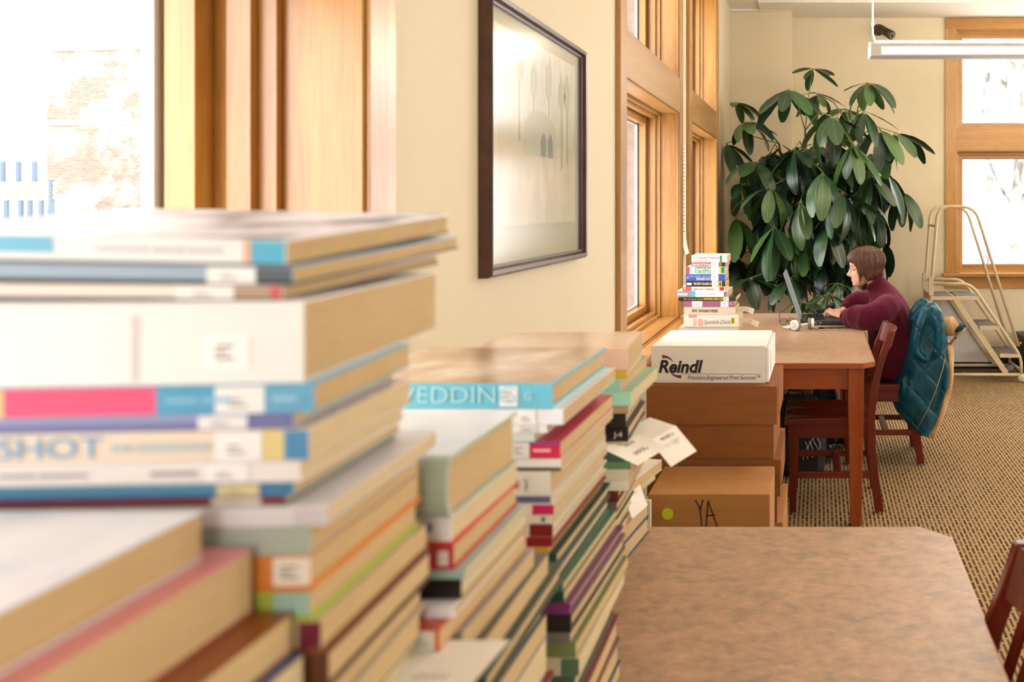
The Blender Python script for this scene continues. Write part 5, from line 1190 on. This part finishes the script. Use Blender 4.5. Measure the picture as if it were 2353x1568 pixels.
for k in range(23):
    t = k/22
    rings.append([hw(hpt(th*2*PI/NT, t, 0.0010*math.sin(th*0.9+k*0.15)+0.0006*math.sin(th*2.7)) + Vector((0, 0, (rh.uniform(-0.005, 0.004) if k == 22 else 0)))) for th in range(NT)])
ho = MB().loft(rings, caps=False).build('hair', HAIR, ps)
sm = ho.modifiers.new('thick', 'SOLIDIFY'); sm.thickness = 0.008; sm.offset = -1
hs = MB()
for k in range(420):
    th = rh.uniform(0, 2*PI); t0 = rh.uniform(0.10, 0.5); pts = []; ph = rh.uniform(0, 6)
    for q in range(9):
        t = t0 + (1.0-t0)*q/8; p = hpt(th + 0.05*math.sin(q*0.45+ph), t, 0.0009 + 0.0006*math.sin(ph*3))
        if q == 8: p.z += rh.uniform(-0.008, 0.002)
        pts.append(hw(p))
    hs.tube(pts, [0.0004, 0.0011, 0.0013, 0.0014, 0.0014, 0.0013, 0.0012, 0.0009, 0.0003], 4)
hso = hs.build('hair_strands', HAIR, ps); hso['kind'] = 'stuff'
# ================================================================== jacket over the chair back
TEAL = None
def quilt():
    m, nt, b = newmat('teal_quilted_nylon'); v = coords(nt)
    f = noise(nt, v, 9, 4); nt.links.new(ramp(nt, f, [(0.3, '#02323e'), (0.6, '#044e60'), (0.8, '#08637a')]), b.inputs['Base Color'])
    b.inputs['Roughness'].default_value = 0.42; b.inputs['Specular IOR Level'].default_value = 0.35
    w1 = nt.nodes.new('ShaderNodeTexWave'); w1.wave_profile = 'SIN'; w1.inputs['Scale'].default_value = 2.6; w1.inputs['Distortion'].default_value = 1.2; w1.inputs['Detail'].default_value = 1
    nt.links.new(coords(nt, (1, 0.3, 1), (0, 0.75, 0)), w1.inputs['Vector'])
    w2 = nt.nodes.new('ShaderNodeTexWave'); w2.inputs['Scale'].default_value = 2.6; w2.inputs['Distortion'].default_value = 1.2; nt.links.new(coords(nt, (1, 0.3, 1), (0, -0.75, 0)), w2.inputs['Vector'])
    ma = nt.nodes.new('ShaderNodeMath'); ma.operation = 'MULTIPLY'; 
    r1 = ramp(nt, w1.outputs['Fac'], [(0.0, (0, 0, 0)), (0.10, (1, 1, 1))]); r2 = ramp(nt, w2.outputs['Fac'], [(0.0, (0, 0, 0)), (0.10, (1, 1, 1))])
    nt.links.new(r1, ma.inputs[0]); nt.links.new(r2, ma.inputs[1])
    ad = nt.nodes.new('ShaderNodeMath'); ad.operation = 'ADD'; nt.links.new(ma.outputs[0], ad.inputs[0]); nt.links.new(noise(nt, v, 22, 3), ad.inputs[1])
    bump(nt, b, ad.outputs[0], 0.45, 0.007); return m
TEAL = quilt()
TAN = mottled('tan_canvas', [(0.3, '#b98d5a'), (0.7, '#d2aa78')], 14, 0.8, bstr=0.4)
jk = thing('jacket', 'teal quilted jacket with tan lining hung over the chair back', 'jacket', (0.60, 5.07, 0.0))
JO = Vector((0.60, 5.07, 0.0)); SJ = F_PX/4.86
def jx(p): return (p-VX)/SJ
def jz(p): return EYE-(p-VY)/SJ
def jloft(rows, y0, y1, name, mat, n=28, wob=0.008, seed=0.0, pw=0.62):
    rings = []
    for (py, l, r, *yy) in rows:
        a, b = jx(l), jx(r); c = (a+b)/2; h = (b-a)/2; ya, yb = yy if yy else (y0, y1); cy = (ya+yb)/2; hy = (yb-ya)/2; z = jz(py)
        rg = []
        for q in range(n):
            th = q*2*PI/n; cs, sn = math.cos(th), math.sin(th)
            x = c + h*abs(cs)**pw*(1 if cs > 0 else -1); y = cy + hy*abs(sn)**pw*(1 if sn > 0 else -1)
            wv = wob*math.sin(th*5+z*22+seed)+wob*0.6*math.sin(th*9-z*30+seed)
            rg.append(Vector((x, y + wv*(1 if sn < 0 else -1)*abs(sn), z)) - JO)
        rings.append(rg)
    o = MB().loft(rings).build(name, mat, jk); s = o.modifiers.new('sub', 'SUBSURF'); s.levels = 1; s.render_levels = 1
    return o
JS = MB()
rows = [(703, 2132, 2150), (712, 2122, 2160), (728, 2110, 2168), (750, 2102, 2178), (790, 2094, 2186), (830, 2085, 2190), (870, 2066, 2190), (890, 2053, 2187), (910, 2048, 2183), (935, 2053, 2176), (955, 2063, 2170), (980, 2083, 2156), (996, 2106, 2143), (1003, 2116, 2136)]
rings = []
for (py, l, r) in rows:
    a, b = jx(l), jx(r); c = (a+b)/2; h = (b-a)/2; z = jz(py); dish = 0.027*math.exp(-((py-772)/32.0)**2)
    rg = []
    for q in range(40):
        th = q*2*PI/40; cs, sn = math.cos(th), math.sin(th); x = c + h*abs(cs)**0.62*(1 if cs > 0 else -1)
        y = 5.065 + 0.222*abs(sn)**0.62*(1 if sn > 0 else -1)
        if sn < 0: y += dish*math.exp(-((x-jx(2134))/0.036)**2) + 0.004*math.sin(x*46+z*31) + 0.003*math.sin(x*90-z*22)
        rg.append(Vector((x, y, z)) - JO)
    rings.append(rg)
JS.loft(rings)
def jt(pts, r): JS.tube([Vector((jx(p), y, jz(q))) - JO for p, q, y in pts], r, 9)
jt([(2136, 706, 4.93), (2124, 716, 4.862), (2113, 745, 4.842), (2104, 780, 4.838), (2104, 808, 4.836), (2118, 822, 4.84), (2134, 828, 4.856)], [0.026, 0.026, 0.026, 0.024, 0.022, 0.018, 0.012])
jt([(2146, 706, 4.93), (2155, 722, 4.852), (2159, 752, 4.834), (2160, 782, 4.83), (2152, 808, 4.834), (2140, 824, 4.854)], [0.028, 0.030, 0.030, 0.028, 0.024, 0.014])
jt([(2140, 704, 5.0), (2120, 708, 5.0), (2108, 724, 5.0), (2101, 747, 5.0)], [0.03, 0.032, 0.03, 0.02])
jt([(2166, 810, 4.866), (2174, 845, 4.862), (2172, 890, 4.862), (2155, 940, 4.868)], [0.012, 0.018, 0.018, 0.012])
jt([(2104, 835, 4.866), (2118, 870, 4.862), (2124, 920, 4.864), (2118, 962, 4.87)], [0.012, 0.018, 0.018, 0.012])
jt([(2076, 868, 4.872), (2076, 895, 4.868), (2084, 930, 4.872)], [0.014, 0.018, 0.012])
jo_ = JS.build('jacket_shell', TEAL, jk); remesh(jo_, 0.007, 6)
jloft([(792, 2170, 2191), (802, 2172, 2199), (830, 2174, 2199), (870, 2174, 2198), (900, 2168, 2194), (935, 2160, 2185), (965, 2148, 2176), (990, 2132, 2166), (1010, 2128, 2152), (1015, 2134, 2145)], 4.885, 5.27, 'tan_outer', TAN, 30, 0.012, 0.5)
# sleeve end turned out: tan canvas cuff with a teal lining
def jp(p, q, Y): return Vector((jx(p)*Y/4.86, Y, EYE-(q-VY)*Y/F_PX)) - JO
MB().tube([jp(2160, 748, 5.0), jp(2172, 750, 4.97), jp(2188, 750, 4.95), (jp(2200, 742, 4.95))], [0.045, 0.056, 0.055, 0.046], 14).build('sleeve', TAN, jk)
MB().tube([jp(2190, 762, 4.93), jp(2206, 752, 4.925), jp(2214, 746, 4.925)], [0.022, 0.032, 0.028], 10, flat=0.6).build('sleeve_lining', TEAL, jk)
MB().tube([jp(2184, 790, 4.935), jp(2197, 775, 4.925), jp(2212, 762, 4.92), jp(2222, 748, 4.92)], [0.018, 0.022, 0.022, 0.016], 10, flat=0.4).build('cuff_band', TAN, jk)
for p, q in ((2196, 777), (2220, 750), (2135, 1003)): MB().ell(jp(p, q, 4.905), 0.006, 0.005, 0.006, 10, 6).build('snap_button', plain('#5b3b25', 0.3, 0.6), jk)
MB().tube([jp(2172, 822, 4.845), jp(2166, 850, 4.84), jp(2150, 900, 4.838), jp(2130, 945, 4.84), jp(2106, 988, 4.85)], 0.0022, 6).build('piping', plain('#b59a5e', 0.5), jk)
